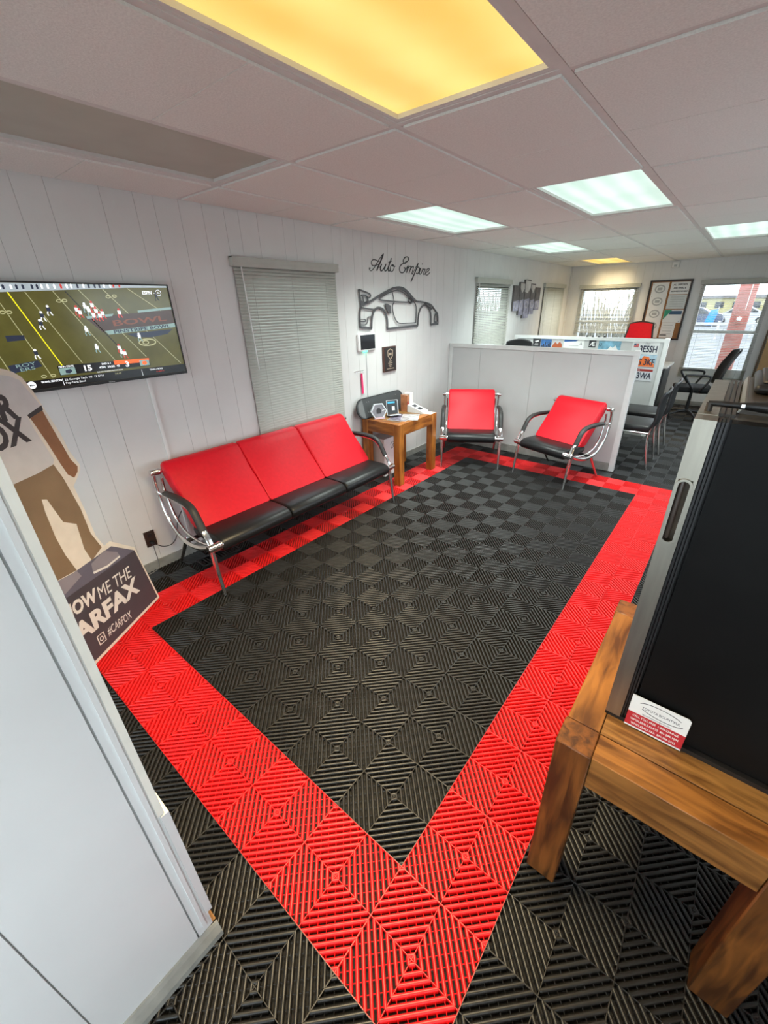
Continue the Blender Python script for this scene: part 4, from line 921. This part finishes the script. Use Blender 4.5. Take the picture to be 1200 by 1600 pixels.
sp('printed_trousers', [(-.12, 1.02), (.005, 1.013), (.13, 1.016), (.218, 1.026), (.238, .952), (.264, .779), (.266, .638), (.297, .537), (.216, .507), (.201, .586), (.213, .721), (.153, .764), (.123, .895), (.100, .905), (.092, .846), (.089, .718), (.098, .618), (.12, .515), (-.02, .535), (-.10, .75)], M_khaki, -.0003 + .0005, 'plain khaki trouser area')
sp('pedestal_top', [(-.15, .427), (-.10, .518), (.354, .508), (.492, .396), (.011, .424)], M_pt, .0003)
sp('pedestal_face', [(-.17, .430), (.011, .427), (.492, .396), (.545, .018), (-.19, .020)], M_pf, .0004)
sp('printed_shoe', [(.205, .495), (.299, .512), (.376, .457), (.383, .425), (.287, .423), (.197, .45)], M_shoe, .0009)
sp('printed_shoe', [(-.03, .535), (.118, .511), (.131, .473), (.022, .448), (-.03, .46)], M_shoe, .0009)
sp('shoe_sole', [(.197, .45), (.287, .430), (.383, .430), (.383, .420), (.287, .418), (.197, .438)], M_white, .0012)
text('lettering', 'CAR', .135, FD, .145, 1.262, .0012, M_band, sd, bold=.006, align='RIGHT', xs=.82)
text('lettering', 'FOX', .135, FD, .155, 1.160, .0012, M_band, sd, bold=.006, align='RIGHT', xs=.82)
text('lettering', 'ME THE', .104, FD, .412, .268, .0016, M_white, sd, align='RIGHT', xs=.69, rot=-.10)
text('lettering', 'SHOW', .098, FD, .158, .302, .0016, M_white, sd, bold=.004, align='RIGHT', xs=.78, rot=-.12)
text('lettering', 'CARFAX', .138, FD, .422, .157, .0016, M_white, sd, bold=.006, align='RIGHT', xs=1.02, rot=-.04)
text('lettering', '#CARFOX', .070, FD, .314, .050, .0016, M_white, sd, align='RIGHT', xs=.55, rot=-.14)
ic = (.098, .098)
add('camera_icon', MB().ribbon([(ic[0] - .021, ic[1] - .027), (ic[0] + .021, ic[1] - .030), (ic[0] + .021, ic[1] + .024), (ic[0] - .021, ic[1] + .027)], .007, FD, .001, .0016, True).ribbon([(ic[0] + .010 * math.cos(t * PI / 5), ic[1] - .002 + .012 * math.sin(t * PI / 5)) for t in range(10)], .005, FD, .001, .0016, True), M_white, sd)

# ================================================================== partitions
def partition(name, label, x0, x1, y0, z1, seams):
    r = thing(name, label, 'partition', ((x0 + x1) / 2, y0 + .025, 0))
    cuts = [x0 + .05] + seams + [x1 - .05]
    for a, b in zip(cuts, cuts[1:]): add('panel', MB().box(a + .0012, b - .0012, y0 + .008, y0 + .042, .085, z1 - .04), M_part, r)
    add('top_rail', MB().box(x0 + .0, x1 - .0, y0, y0 + .05, z1 - .04, z1), M_partf, r)
    add('end_post', MB().box(x1 - .05, x1, y0, y0 + .05, 0, z1 - .04), M_partf, r)
    add('end_post', MB().box(x0, x0 + .05, y0, y0 + .05, 0, z1 - .04), M_partf, r)
    add('base_rail', MB().box(x0 + .05, x1 - .05, y0 - .004, y0 + .054, 0, .085), M_base, r)
    add('post_cap', MB().box(x1 - .048, x1 - .002, y0 + .002, y0 + .048, z1, z1 + .008), M_white, r)
    return r
partition('partition_panel', 'long grey office partition behind the two red armchairs', XW + .003, -.318, 4.155, 1.222, [-2.0, -1.35, -.75])
partition('partition_panel', 'second office partition with flyers and licence plates farther back', -2.300, -.292, 5.80, 1.226, [-1.6, -.95])
FP = frame((0, 5.80 + .008, 0), (1, 0, 0), (0, 0, 1))
def flyer(label, a, b, c, d, m):
    f = thing('flyer', label, 'flyer', tuple(FP((a + b) / 2, c, 0)), group='flyers on the far partition')
    add('sheet', MB().prism([(a, c), (b, c), (b, d), (a, d)], FP, 0, .0012), m, f); return f
f1 = flyer('black flyer with white logo, leftmost on the far partition', -2.01, -1.895, 1.0, 1.185, M_ink)
add('printed_mark', MB().prism([(-1.985, 1.15), (-1.93, 1.165), (-1.92, 1.15), (-1.96, 1.135)], FP, .0012, .0015), M_white, f1)
text('lettering', 'AUTO\nEMPIRE', .018, FP, -1.952, 1.11, .0016, M_white, f1, thick=.0003)
f2 = flyer('blue flyer with city skyline on far partition', -1.89, -1.735, 1.0, 1.185, mat('flyer_blue', (.05, .16, .40), .5, noise=(16, .4)))
for k in range(6): add('printed_tower', MB().prism([(-1.875 + k * .022, 1.0), (-1.860 + k * .022, 1.0), (-1.860 + k * .022, 1.10 + .02 * (k % 3)), (-1.875 + k * .022, 1.10 + .02 * (k % 3))], FP, .0012, .0015), M_ink, f2)
f3 = flyer('flyer with red rock canyon picture on far partition', -1.73, -1.575, 1.0, 1.185, mat('flyer_pale', (.55, .55, .55), .5, noise=(10, .2)))
add('printed_rock', MB().prism([(-1.725, 1.07), (-1.58, 1.07), (-1.585, 1.12), (-1.62, 1.155), (-1.65, 1.12), (-1.68, 1.15), (-1.715, 1.11)], FP, .0012, .0015), mat('flyer_rock', (.42, .10, .04), .5), f3)
f4 = flyer('wide white flyer with blue corner on far partition', -1.565, -1.29, 1.0, 1.190, M_white)
add('printed_corner', MB().prism([(-1.56, 1.188), (-1.36, 1.188), (-1.40, 1.165), (-1.56, 1.155)], FP, .0012, .0015), M_blue, f4)
text('lettering', 'A', .05, FP, -1.33, 1.12, .0016, M_ink, f4, thick=.0003)
add('printed_line', MB().prism([(-1.49, 1.105), (-1.36, 1.105), (-1.36, 1.112), (-1.49, 1.112)], FP, .0012, .0015), M_grey, f4)
f5 = flyer('small black square sign with white AE monogram', -1.225, -1.135, 1.095, 1.185, M_ink)
text('lettering', 'Æ', .075, FP, -1.18, 1.115, .0016, M_white, f5, bold=.002, thick=.0003)
f6 = flyer('pale blue picture flyer of snowy mountain on far partition', -1.10, -.825, 1.0, 1.190, mat('flyer_sky', (.20, .42, .55), .5, noise=(14, .35)))
add('printed_snow', MB().prism([(-1.0, 1.05), (-.95, 1.12), (-.92, 1.10), (-.89, 1.13), (-.84, 1.06)], FP, .0012, .0015), M_white, f6)
text('lettering', 'U', .05, FP, -1.075, 1.12, .0016, M_ink, f6, bold=.001, thick=.0003)
add('printed_skyline', MB().prism([(-1.09, 1.0), (-.96, 1.0), (-.96, 1.04), (-1.0, 1.07), (-1.03, 1.05), (-1.06, 1.08), (-1.09, 1.05)], FP, .0012, .0015), M_ink, f6)
def plate(label, c, tx, m, lm, sub=None):
    w_, h_ = .305, .152; a = -.385 - w_
    p = thing('licence_plate', label, 'licence plate', tuple(FP(a + w_ / 2, c, 0)), group='licence plates on the far partition')
    me = rounded(a, a + w_, 5.80 + .004, 5.80 + .0065, c, c + h_, .001, 1); addbm('plate_sheet', me, m, p, smooth=0)
    add('plate_rim', MB().ribbon([(a + .003, c + .003), (a + w_ - .003, c + .003), (a + w_ - .003, c + h_ - .003), (a + .003, c + h_ - .003)], .004, FP, .0015, .0052, True), m, p)
    text('lettering', tx, .105, FP, a + w_ - .012, c + .028, .0046, lm, p, bold=.003, align='RIGHT', xs=.72, thick=.0006)
    return p, a
M_pln = mat('plate_ink', (.02, .025, .05), .4)
p1, a1 = plate('white licence plate with flag, topmost on far partition', 1.040, '3E5SH', mat('plate_white', (.66, .67, .66), .4), M_pln)
text('lettering', 'Utah', .03, FP, a1 + .17, 1.158, .0046, M_pln, p1, shear=.3, thick=.0006)
add('flag_stripes', MB().prism([(a1 + .02, 1.12), (a1 + .075, 1.12), (a1 + .075, 1.165), (a1 + .02, 1.165)], FP, .004, .0046), mat('flag_red', (.5, .12, .12), .5, noise=(60, .6), stretch=(1, 1, 5)), p1)
add('flag_canton', MB().prism([(a1 + .02, 1.142), (a1 + .045, 1.142), (a1 + .045, 1.165), (a1 + .02, 1.165)], FP, .0046, .005), M_navyp, p1)
p2, a2 = plate('licence plate with orange desert arch, middle of three', .885, 'G 3KF', mat('plate_sky', (.42, .58, .68), .4, noise=(9, .3)), M_pln)
add('printed_arch', MB().prism([(a2 + .005, .89), (a2 + .30, .89), (a2 + .29, .93), (a2 + .25, .95), (a2 + .22, 1.01), (a2 + .16, 1.02), (a2 + .13, .97), (a2 + .06, .94), (a2 + .005, .92)], FP, .002, .0044), mat('plate_orange', (.75, .16, .03), .4), p2)
p3, a3 = plate('white licence plate with dark red band, lowest of three', .715, 'L 3WA', mat('plate_silver', (.60, .61, .63), .4), M_pln)
add('printed_band', MB().prism([(a3 + .005, .832), (a3 + .30, .832), (a3 + .30, .863), (a3 + .005, .863)], FP, .002, .0044), mat('plate_red', (.30, .03, .025), .4), p3)
text('lettering', 'Texas', .02, FP, a3 + .13, .842, .0048, M_white, p3, thick=.0004)
# small clips on top of the far partition
for k in range(4):
    c = thing('binder_clip', ('first', 'second', 'third', 'fourth')[k] + ' tiny black binder clip from the left on far partition', 'clip', (-1.27 + k * .075, 5.825, 1.226), group='clips on the far partition')
    add('clip_body', MB().prism([(-.014, 0), (.014, 0), (.006, .018), (-.006, .018)], frame((0, 0, 0), (1, 0, 0), (0, 0, 1)), -.01, .01), M_blkp, c, False)
    add('clip_loop', MB().tube([(0, 0, .018), (.006, 0, .030), (0, 0, .036), (-.006, 0, .030)], .0015, 5, closed=True), M_chrome, c, False)

# ================================================================== desks and office seating
M_desk = mat('desk_laminate', (.50, .48, .45), .4)
def desk(label, x0, x1, y0, y1, h=.745):
    r = thing('desk', label, 'desk', ((x0 + x1) / 2, (y0 + y1) / 2, 0))
    addbm('desk_top', rounded(x0, x1, y0, y1, h - .03, h, .004, 2), M_desk, r)
    for x in (x0 + .03, x1 - .06): add('side_panel', MB().box(x, x + .03, y0 + .03, y1 - .03, 0, h - .03), M_blkp, r)
    add('modesty_panel', MB().box(x0 + .06, x1 - .06, y1 - .06, y1 - .04, .25, h - .03), M_blkp, r)
    return r
desk('grey office desk between the two partitions', -1.66, -.62, 4.55, 5.35)
desk('grey office desk behind the far partition near large window', -1.75, -.335, 6.70, 7.38, .80)
M_mesh = mat('chair_mesh', (.009, .009, .0095), .75, spec=.2, noise=(300, .4))
def office_chair(label, loc, rotz, mback, mseat, zb=.95):
    r = thing('office_chair', label, 'office chair', loc, rotz, 'swivel office chairs')
    addbm('seat', rounded(-.24, .24, -.24, .24, .41, .485, .03, 3), mseat, r, False)
    bk = MB(); V = []; nx, nz = 8, 8
    for side in (0, 1):
        for j in range(nz + 1):
            for i in range(nx + 1):
                t = j / nz; wx = (.20 + .035 * math.sin(PI * min(1, t * 1.1)) - .02 * t); x = (i / nx * 2 - 1) * wx
                y = .24 + .03 * math.sin(t * PI) * -1 + .14 * t - .05 * (1 - (x / wx) ** 2) * -1 * .8 + (.028 if side else 0)
                V.append((x, y, .52 + (zb - .52) * t + .03 * (1 - (x / wx) ** 2) * (1 if j == nz else 0)))
    o = (nx + 1) * (nz + 1); fs = []
    for j in range(nz):
        for i in range(nx):
            a = j * (nx + 1) + i
            fs += [(a, a + 1, a + nx + 2, a + nx + 1), (o + a + nx + 1, o + a + nx + 2, o + a + 1, o + a)]
    rim_ = [i for i in range(nx + 1)] + [j * (nx + 1) + nx for j in range(1, nz + 1)] + [nz * (nx + 1) + i for i in range(nx - 1, -1, -1)] + [j * (nx + 1) for j in range(nz - 1, 0, -1)]
    for k in range(len(rim_)): a, b = rim_[k], rim_[(k + 1) % len(rim_)]; fs.append((a, b, o + b, o + a))
    bk.add(V, fs); add('backrest', bk, mback, r, False, smooth=50)
    ptsr = [V[i] for i in rim_]; add('back_frame', MB().tube([(p[0], p[1] + .014, p[2]) for p in ptsr], .016, 8, closed=True), M_blkp, r, False, smooth=60)
    add('back_support', MB().tube(smooth_line([(0, .05, .39), (0, .26, .40), (0, .33, .48), (0, .32, .60)]), .02, 8), M_blkp, r, False, smooth=60)
    for s_ in (-1, 1):
        add('armrest', MB().tube(smooth_line([(s_ * .22, .05, .42), (s_ * .29, .07, .48), (s_ * .295, .14, .62), (s_ * .29, .10, .665), (s_ * .285, -.12, .67), (s_ * .28, -.16, .64), (s_ * .27, -.06, .50), (s_ * .23, -.02, .42)], 4), .015, 8), M_blkp, r, False, smooth=60)
    add('gas_lift', MB().cyl((0, 0, .09), (0, 0, .41), .026, .02, 12), M_blkp, r, False, smooth=50)
    for k in range(5):
        an = 2 * PI * k / 5 + .3; c, s_ = math.cos(an), math.sin(an)
        lg = add('base_arm', MB().tube([(0, 0, .11), (.15 * c, .15 * s_, .10), (.29 * c, .29 * s_, .065)], [.026, .02, .014], 8), M_blkp, r, False, smooth=50)
        add('caster', MB().cyl((.30 * c - .018 * s_, .30 * s_ + .018 * c, .028), (.30 * c + .018 * s_, .30 * s_ - .018 * c, .028), .028, n=12), M_blkp, lg, False, smooth=40)
    return r
office_chair('black mesh swivel office chair in front of the large back window', (-.005, 7.30, 0), R_(-78), M_mesh, M_mesh, .98)
office_chair('black office chair behind the near partition, only its top visible', (-1.97, 4.84, 0), R_(0), M_mesh, M_mesh, 1.17)
office_chair('red office chair behind the far partition, only its top visible', (-1.00, 7.70, 0), R_(4), M_redv, M_redv, 1.30)
def visitor_chair(label, loc, rotz):
    r = thing('visitor_chair', label, 'chair', loc, rotz, 'black visitor chairs')
    addbm('seat', rounded(-.23, .23, -.42, .02, .40, .47, .022, 3), M_blkv, r, False)
    mb = MB(); V = []; n = 10; nx = 6
    prof = [(.0, .44), (.022, .48), (.035, .54), (.038, .60), (.036, .66), (.040, .72), (.052, .78), (.064, .815)]
    for side in (0, 1):
        for (y, z) in prof:
            for i in range(nx + 1):
                x = (i / nx * 2 - 1) * .225; V.append((x, y + .02 * (1 - (x / .225) ** 2) + side * .022, z))
    o = len(prof) * (nx + 1); fs = []
    for j in range(len(prof) - 1):
        for i in range(nx):
            a = j * (nx + 1) + i; fs += [(a, a + 1, a + nx + 2, a + nx + 1), (o + a + nx + 1, o + a + nx + 2, o + a + 1, o + a)]
    rim_ = [i for i in range(nx + 1)] + [j * (nx + 1) + nx for j in range(1, len(prof))] + [(len(prof) - 1) * (nx + 1) + i for i in range(nx - 1, -1, -1)] + [j * (nx + 1) for j in range(len(prof) - 2, 0, -1)]
    for k in range(len(rim_)): a, b = rim_[k], rim_[(k + 1) % len(rim_)]; fs.append((a, b, o + b, o + a))
    add('backrest', mb.add(V, fs), M_mesh, r, False, smooth=50)
    add('back_frame', MB().tube([(V[i][0], V[i][1] + .011, V[i][2]) for i in rim_], .012, 8, closed=True), M_blkp, r, False, smooth=60)
    for s_ in (-1, 1):
        add('front_leg', MB().tube([(s_ * .215, -.38, .41), (s_ * .225, -.42, 0)], .0125, 10), M_chrome, r, False, smooth=50)
        add('rear_leg', MB().tube(smooth_line([(s_ * .215, .05, .60), (s_ * .215, .03, .45), (s_ * .215, .02, .30), (s_ * .22, .08, 0)]), .0125, 10), M_chrome, r, False, smooth=50)
        add('seat_rail', MB().cyl((s_ * .215, -.40, .395), (s_ * .215, .03, .395), .0115, n=8), M_chrome, r, False, smooth=50)
    return r
visitor_chair('black visitor chair with chrome legs nearest the partition end', (-.125, 4.63, 0), R_(-90))
visitor_chair('black visitor chair with chrome legs, farther of the pair', (-.110, 5.30, 0), R_(-90))

# ================================================================== outdoors beyond the back windows
GZ = -.35
tag(add('ground', MB().box(-80, 60, -70, 130, GZ - .2, GZ), mat('asphalt', (.15, .15, .155), .9, noise=(1.5, .15))), kind='structure')
tag(add('bounce_apron', MB().box(-14, 16, -22, 8.9, GZ, GZ + .02), mat('bounce_concrete', (.42, .42, .41), .85, noise=(2, .1))), kind='structure')  # unseen pale slab, added to bounce daylight up to the ceiling
tag(add('grass_verge', MB().box(-12, 10, 11.0, 13.6, GZ, GZ + .03), mat('verge_grass', (.13, .15, .045), .9, noise=(6, .4))), 'strip of yellow-green grass outside the back window', 'grass', kind='stuff')
post = thing('steel_post', 'red painted square steel post just outside the large window', 'post', (.253, 9.5, GZ))
addbm('post_shaft', rounded(.125, .382, 9.40, 9.62, GZ, 3.2, .008, 2), mat('red_oxide', (.40, .125, .095), .6, noise=(4, .15)), post)
add('post_box', MB().box(.20, .31, 9.37, 9.40, 1.27, 1.42), mat('red_oxide_box', (.44, .16, .125), .6), post)
add('post_box', MB().box(.215, .295, 9.375, 9.40, 1.02, 1.12), mat('red_oxide_box', (.44, .16, .125), .6), post)
o = add('post_light', MB().lathe([(.001, 0), (.035, 0), (.035, .03), (.02, .045), (.001, .045)], n=14), M_white, post, False)
o.rotation_euler = (PI / 2, 0, 0); o.location = (0, -.13, 1.345 - GZ)
add('post_conduit', MB().cyl((.30, 9.385, 1.5), (.30, 9.385, 1.95), .006, n=6), M_white, post)
def car_(label, x, y, L, c, flip=1, h=1.42):
    r = thing('parked_car', label, 'car', (x, y, GZ), 0 if flip == 1 else PI, group='parked cars outside')
    m_ = mat('car_paint_' + label.split()[0], c, .3, coat=.5); F = frame((0, 0, 0), (1, 0, 0), (0, 0, 1)); s_ = L / 4.5; k = h / 1.42
    body = [(-2.22, .30), (-2.24, .62), (-2.1, .80), (-1.35, .90), (-.75, 1.32), (-.35, 1.42), (.55, 1.42), (1.25, 1.05), (1.75, .98), (2.15, .88), (2.24, .6), (2.2, .30)]
    add('car_body', MB().prism([(a * s_, b * k) for a, b in body], F, -.85, .85), m_, r, False, smooth=30)
    add('side_glass', MB().prism([(a * s_, b * k) for a, b in [(-1.15, .93), (-.70, 1.27), (-.33, 1.35), (.52, 1.35), (1.1, 1.05), (1.1, .95)]], F, -.86, .86), mat('car_glass', (.03, .035, .04), .1), r, False)
    for wx in (-1.4, 1.4):
        for wy in (-.80, .80):
            w_ = add('wheel', MB().cyl((wx * s_, wy - .1, .32), (wx * s_, wy + .1, .32), .32, n=20), M_blkp, r, False, smooth=40)
            add('hub', MB().cyl((wx * s_, wy - .105, .32), (wx * s_, wy + .105, .32), .19, n=14), M_steel, w_, False, smooth=40)
    return r
car_('slate-blue parked car seen through the large back window', -3.6, 46, 4.3, (.06, .075, .12))
car_('white parked car behind the red steel post outside', -.4, 50, 4.4, (.45, .45, .46))
car_('silver parked van at right edge of the large window', 3.9, 44, 4.8, (.32, .33, .34), -1, 1.8)
car_('grey parked car in the farther row outside', -6.2, 58, 4.4, (.16, .17, .18), -1)
bb = thing('feather_flag', 'bright blue flag sign standing between the parked cars', 'flag', (-2.1, 43, GZ))
add('flag_cloth', MB().prism([(-.45, .2), (.1, .15), (.3, 1.0), (.25, 1.35), (-.2, 1.25)], frame((0, 0, 0), (1, 0, 0), (0, 0, 1)), -.02, .02), mat('flag_cyan', (.01, .20, .60), .5), bb, False)
add('flag_pole', MB().cyl((.15, 0, 0), (.3, 0, 1.5), .02, n=8), M_chrome, bb, False)
bl = thing('far_building', 'pale yellow building beyond the parked cars', 'building', (-3.2, 80, GZ))
add('building_wall', MB().box(-6, 4.5, -2, 2, 0, 2.15), mat('pale_yellow', (.34, .30, .14), .7), bl, False)
add('building_roof', MB().prism([(-6.4, 2.15), (5, 2.15), (4.4, 2.5), (-5.8, 2.5)], frame((0, 0, 0), (1, 0, 0), (0, 0, 1)), -2.3, 2.3), mat('grey_roof', (.12, .11, .11), .8), bl, False)
for k in range(5): add('building_window', MB().box(-5 + k * 2, -4 + k * 2, -2.03, -1.98, .9, 1.7), mat('car_glass', (.03, .035, .04), .1), bl, False)
bl2 = thing('far_building', 'low grey building at the right behind the red post', 'building', (9.5, 75, GZ))
add('building_wall', MB().box(-5, 7, -2, 2, 0, 1.9), mat('grey_siding', (.22, .23, .24), .7), bl2, False)
add('building_roof', MB().box(-5.4, 7.4, -2.4, 2.4, 1.9, 2.15), mat('grey_roof', (.12, .11, .11), .8), bl2, False)
for k in range(4): add('building_window', MB().box(-4 + k * 2.6, -2.8 + k * 2.6, -2.03, -1.98, .7, 1.5), mat('car_glass', (.03, .035, .04), .1), bl2, False)
def tree(label, x, y, h, conifer):
    r = thing('tree', label, 'tree', (x, y, GZ), group='trees beyond the parking lot')
    add('trunk', MB().tube([(0, 0, 0), (.1, 0, h * .4), (0, .1, h * .8)], [.22, .15, .06], 8), mat('bark', (.08, .06, .05), .9), r, False)
    if conifer:
        add('crown', MB().lathe([(.05, h * .2), (h * .26, h * .22), (h * .12, h * .5), (h * .17, h * .5), (h * .06, h * .78), (h * .09, h * .78), (.01, h)], n=12), mat('needles', (.05, .07, .055), .9, noise=(3, .4)), r, False)
    else:
        for k in range(26):
            an = random.uniform(0, 2 * PI); z0 = h * random.uniform(.35, .75); l_ = h * random.uniform(.18, .35)
            add('branch', MB().tube([(0, 0, z0), (math.cos(an) * l_ * .5, math.sin(an) * l_ * .5, z0 + l_ * .4), (math.cos(an) * l_, math.sin(an) * l_, z0 + l_ * .9)], [.07, .045, .02], 5), mat('bark', (.08, .06, .05), .9), r, False)
tree('bare tree at the left beyond the parked cars', -7.2, 70, 3.9, False)
tree('dark conifer behind the pale yellow building', -.9, 95, 4.6, True)
tree('bare tree left of the pale yellow building, farther away', -9.6, 88, 4.4, False)
fn = thing('low_fence', 'low white rail fence across the parking lot', 'fence', (-1, 30, GZ))
for z in (.35, .75): add('fence_rail', MB().box(-9, 8, -.03, .03, z, z + .10), mat('fence_white', (.42, .42, .42), .6), fn, False)
for k in range(12): add('fence_post', MB().box(-9 + k * 1.5, -8.88 + k * 1.5, -.05, .05, 0, .95), mat('fence_white', (.42, .42, .42), .6), fn, False)

hd = MB()
for k in range(420):
    x = random.uniform(-8.5, -2.2); y = random.uniform(13.9, 16.2); h_ = random.uniform(1.2, 2.7); dx = random.uniform(-.5, .5)
    hd.tube([(x, y, GZ), (x + dx * .4, y, GZ + h_ * .5), (x + dx, y, GZ + h_)], [.03, .02, .008], 4)
tag(add('brush', hd, mat('brush_twigs', (.16, .15, .12), .9)), 'dense bare brush outside the back wall window', 'brush', kind='stuff')
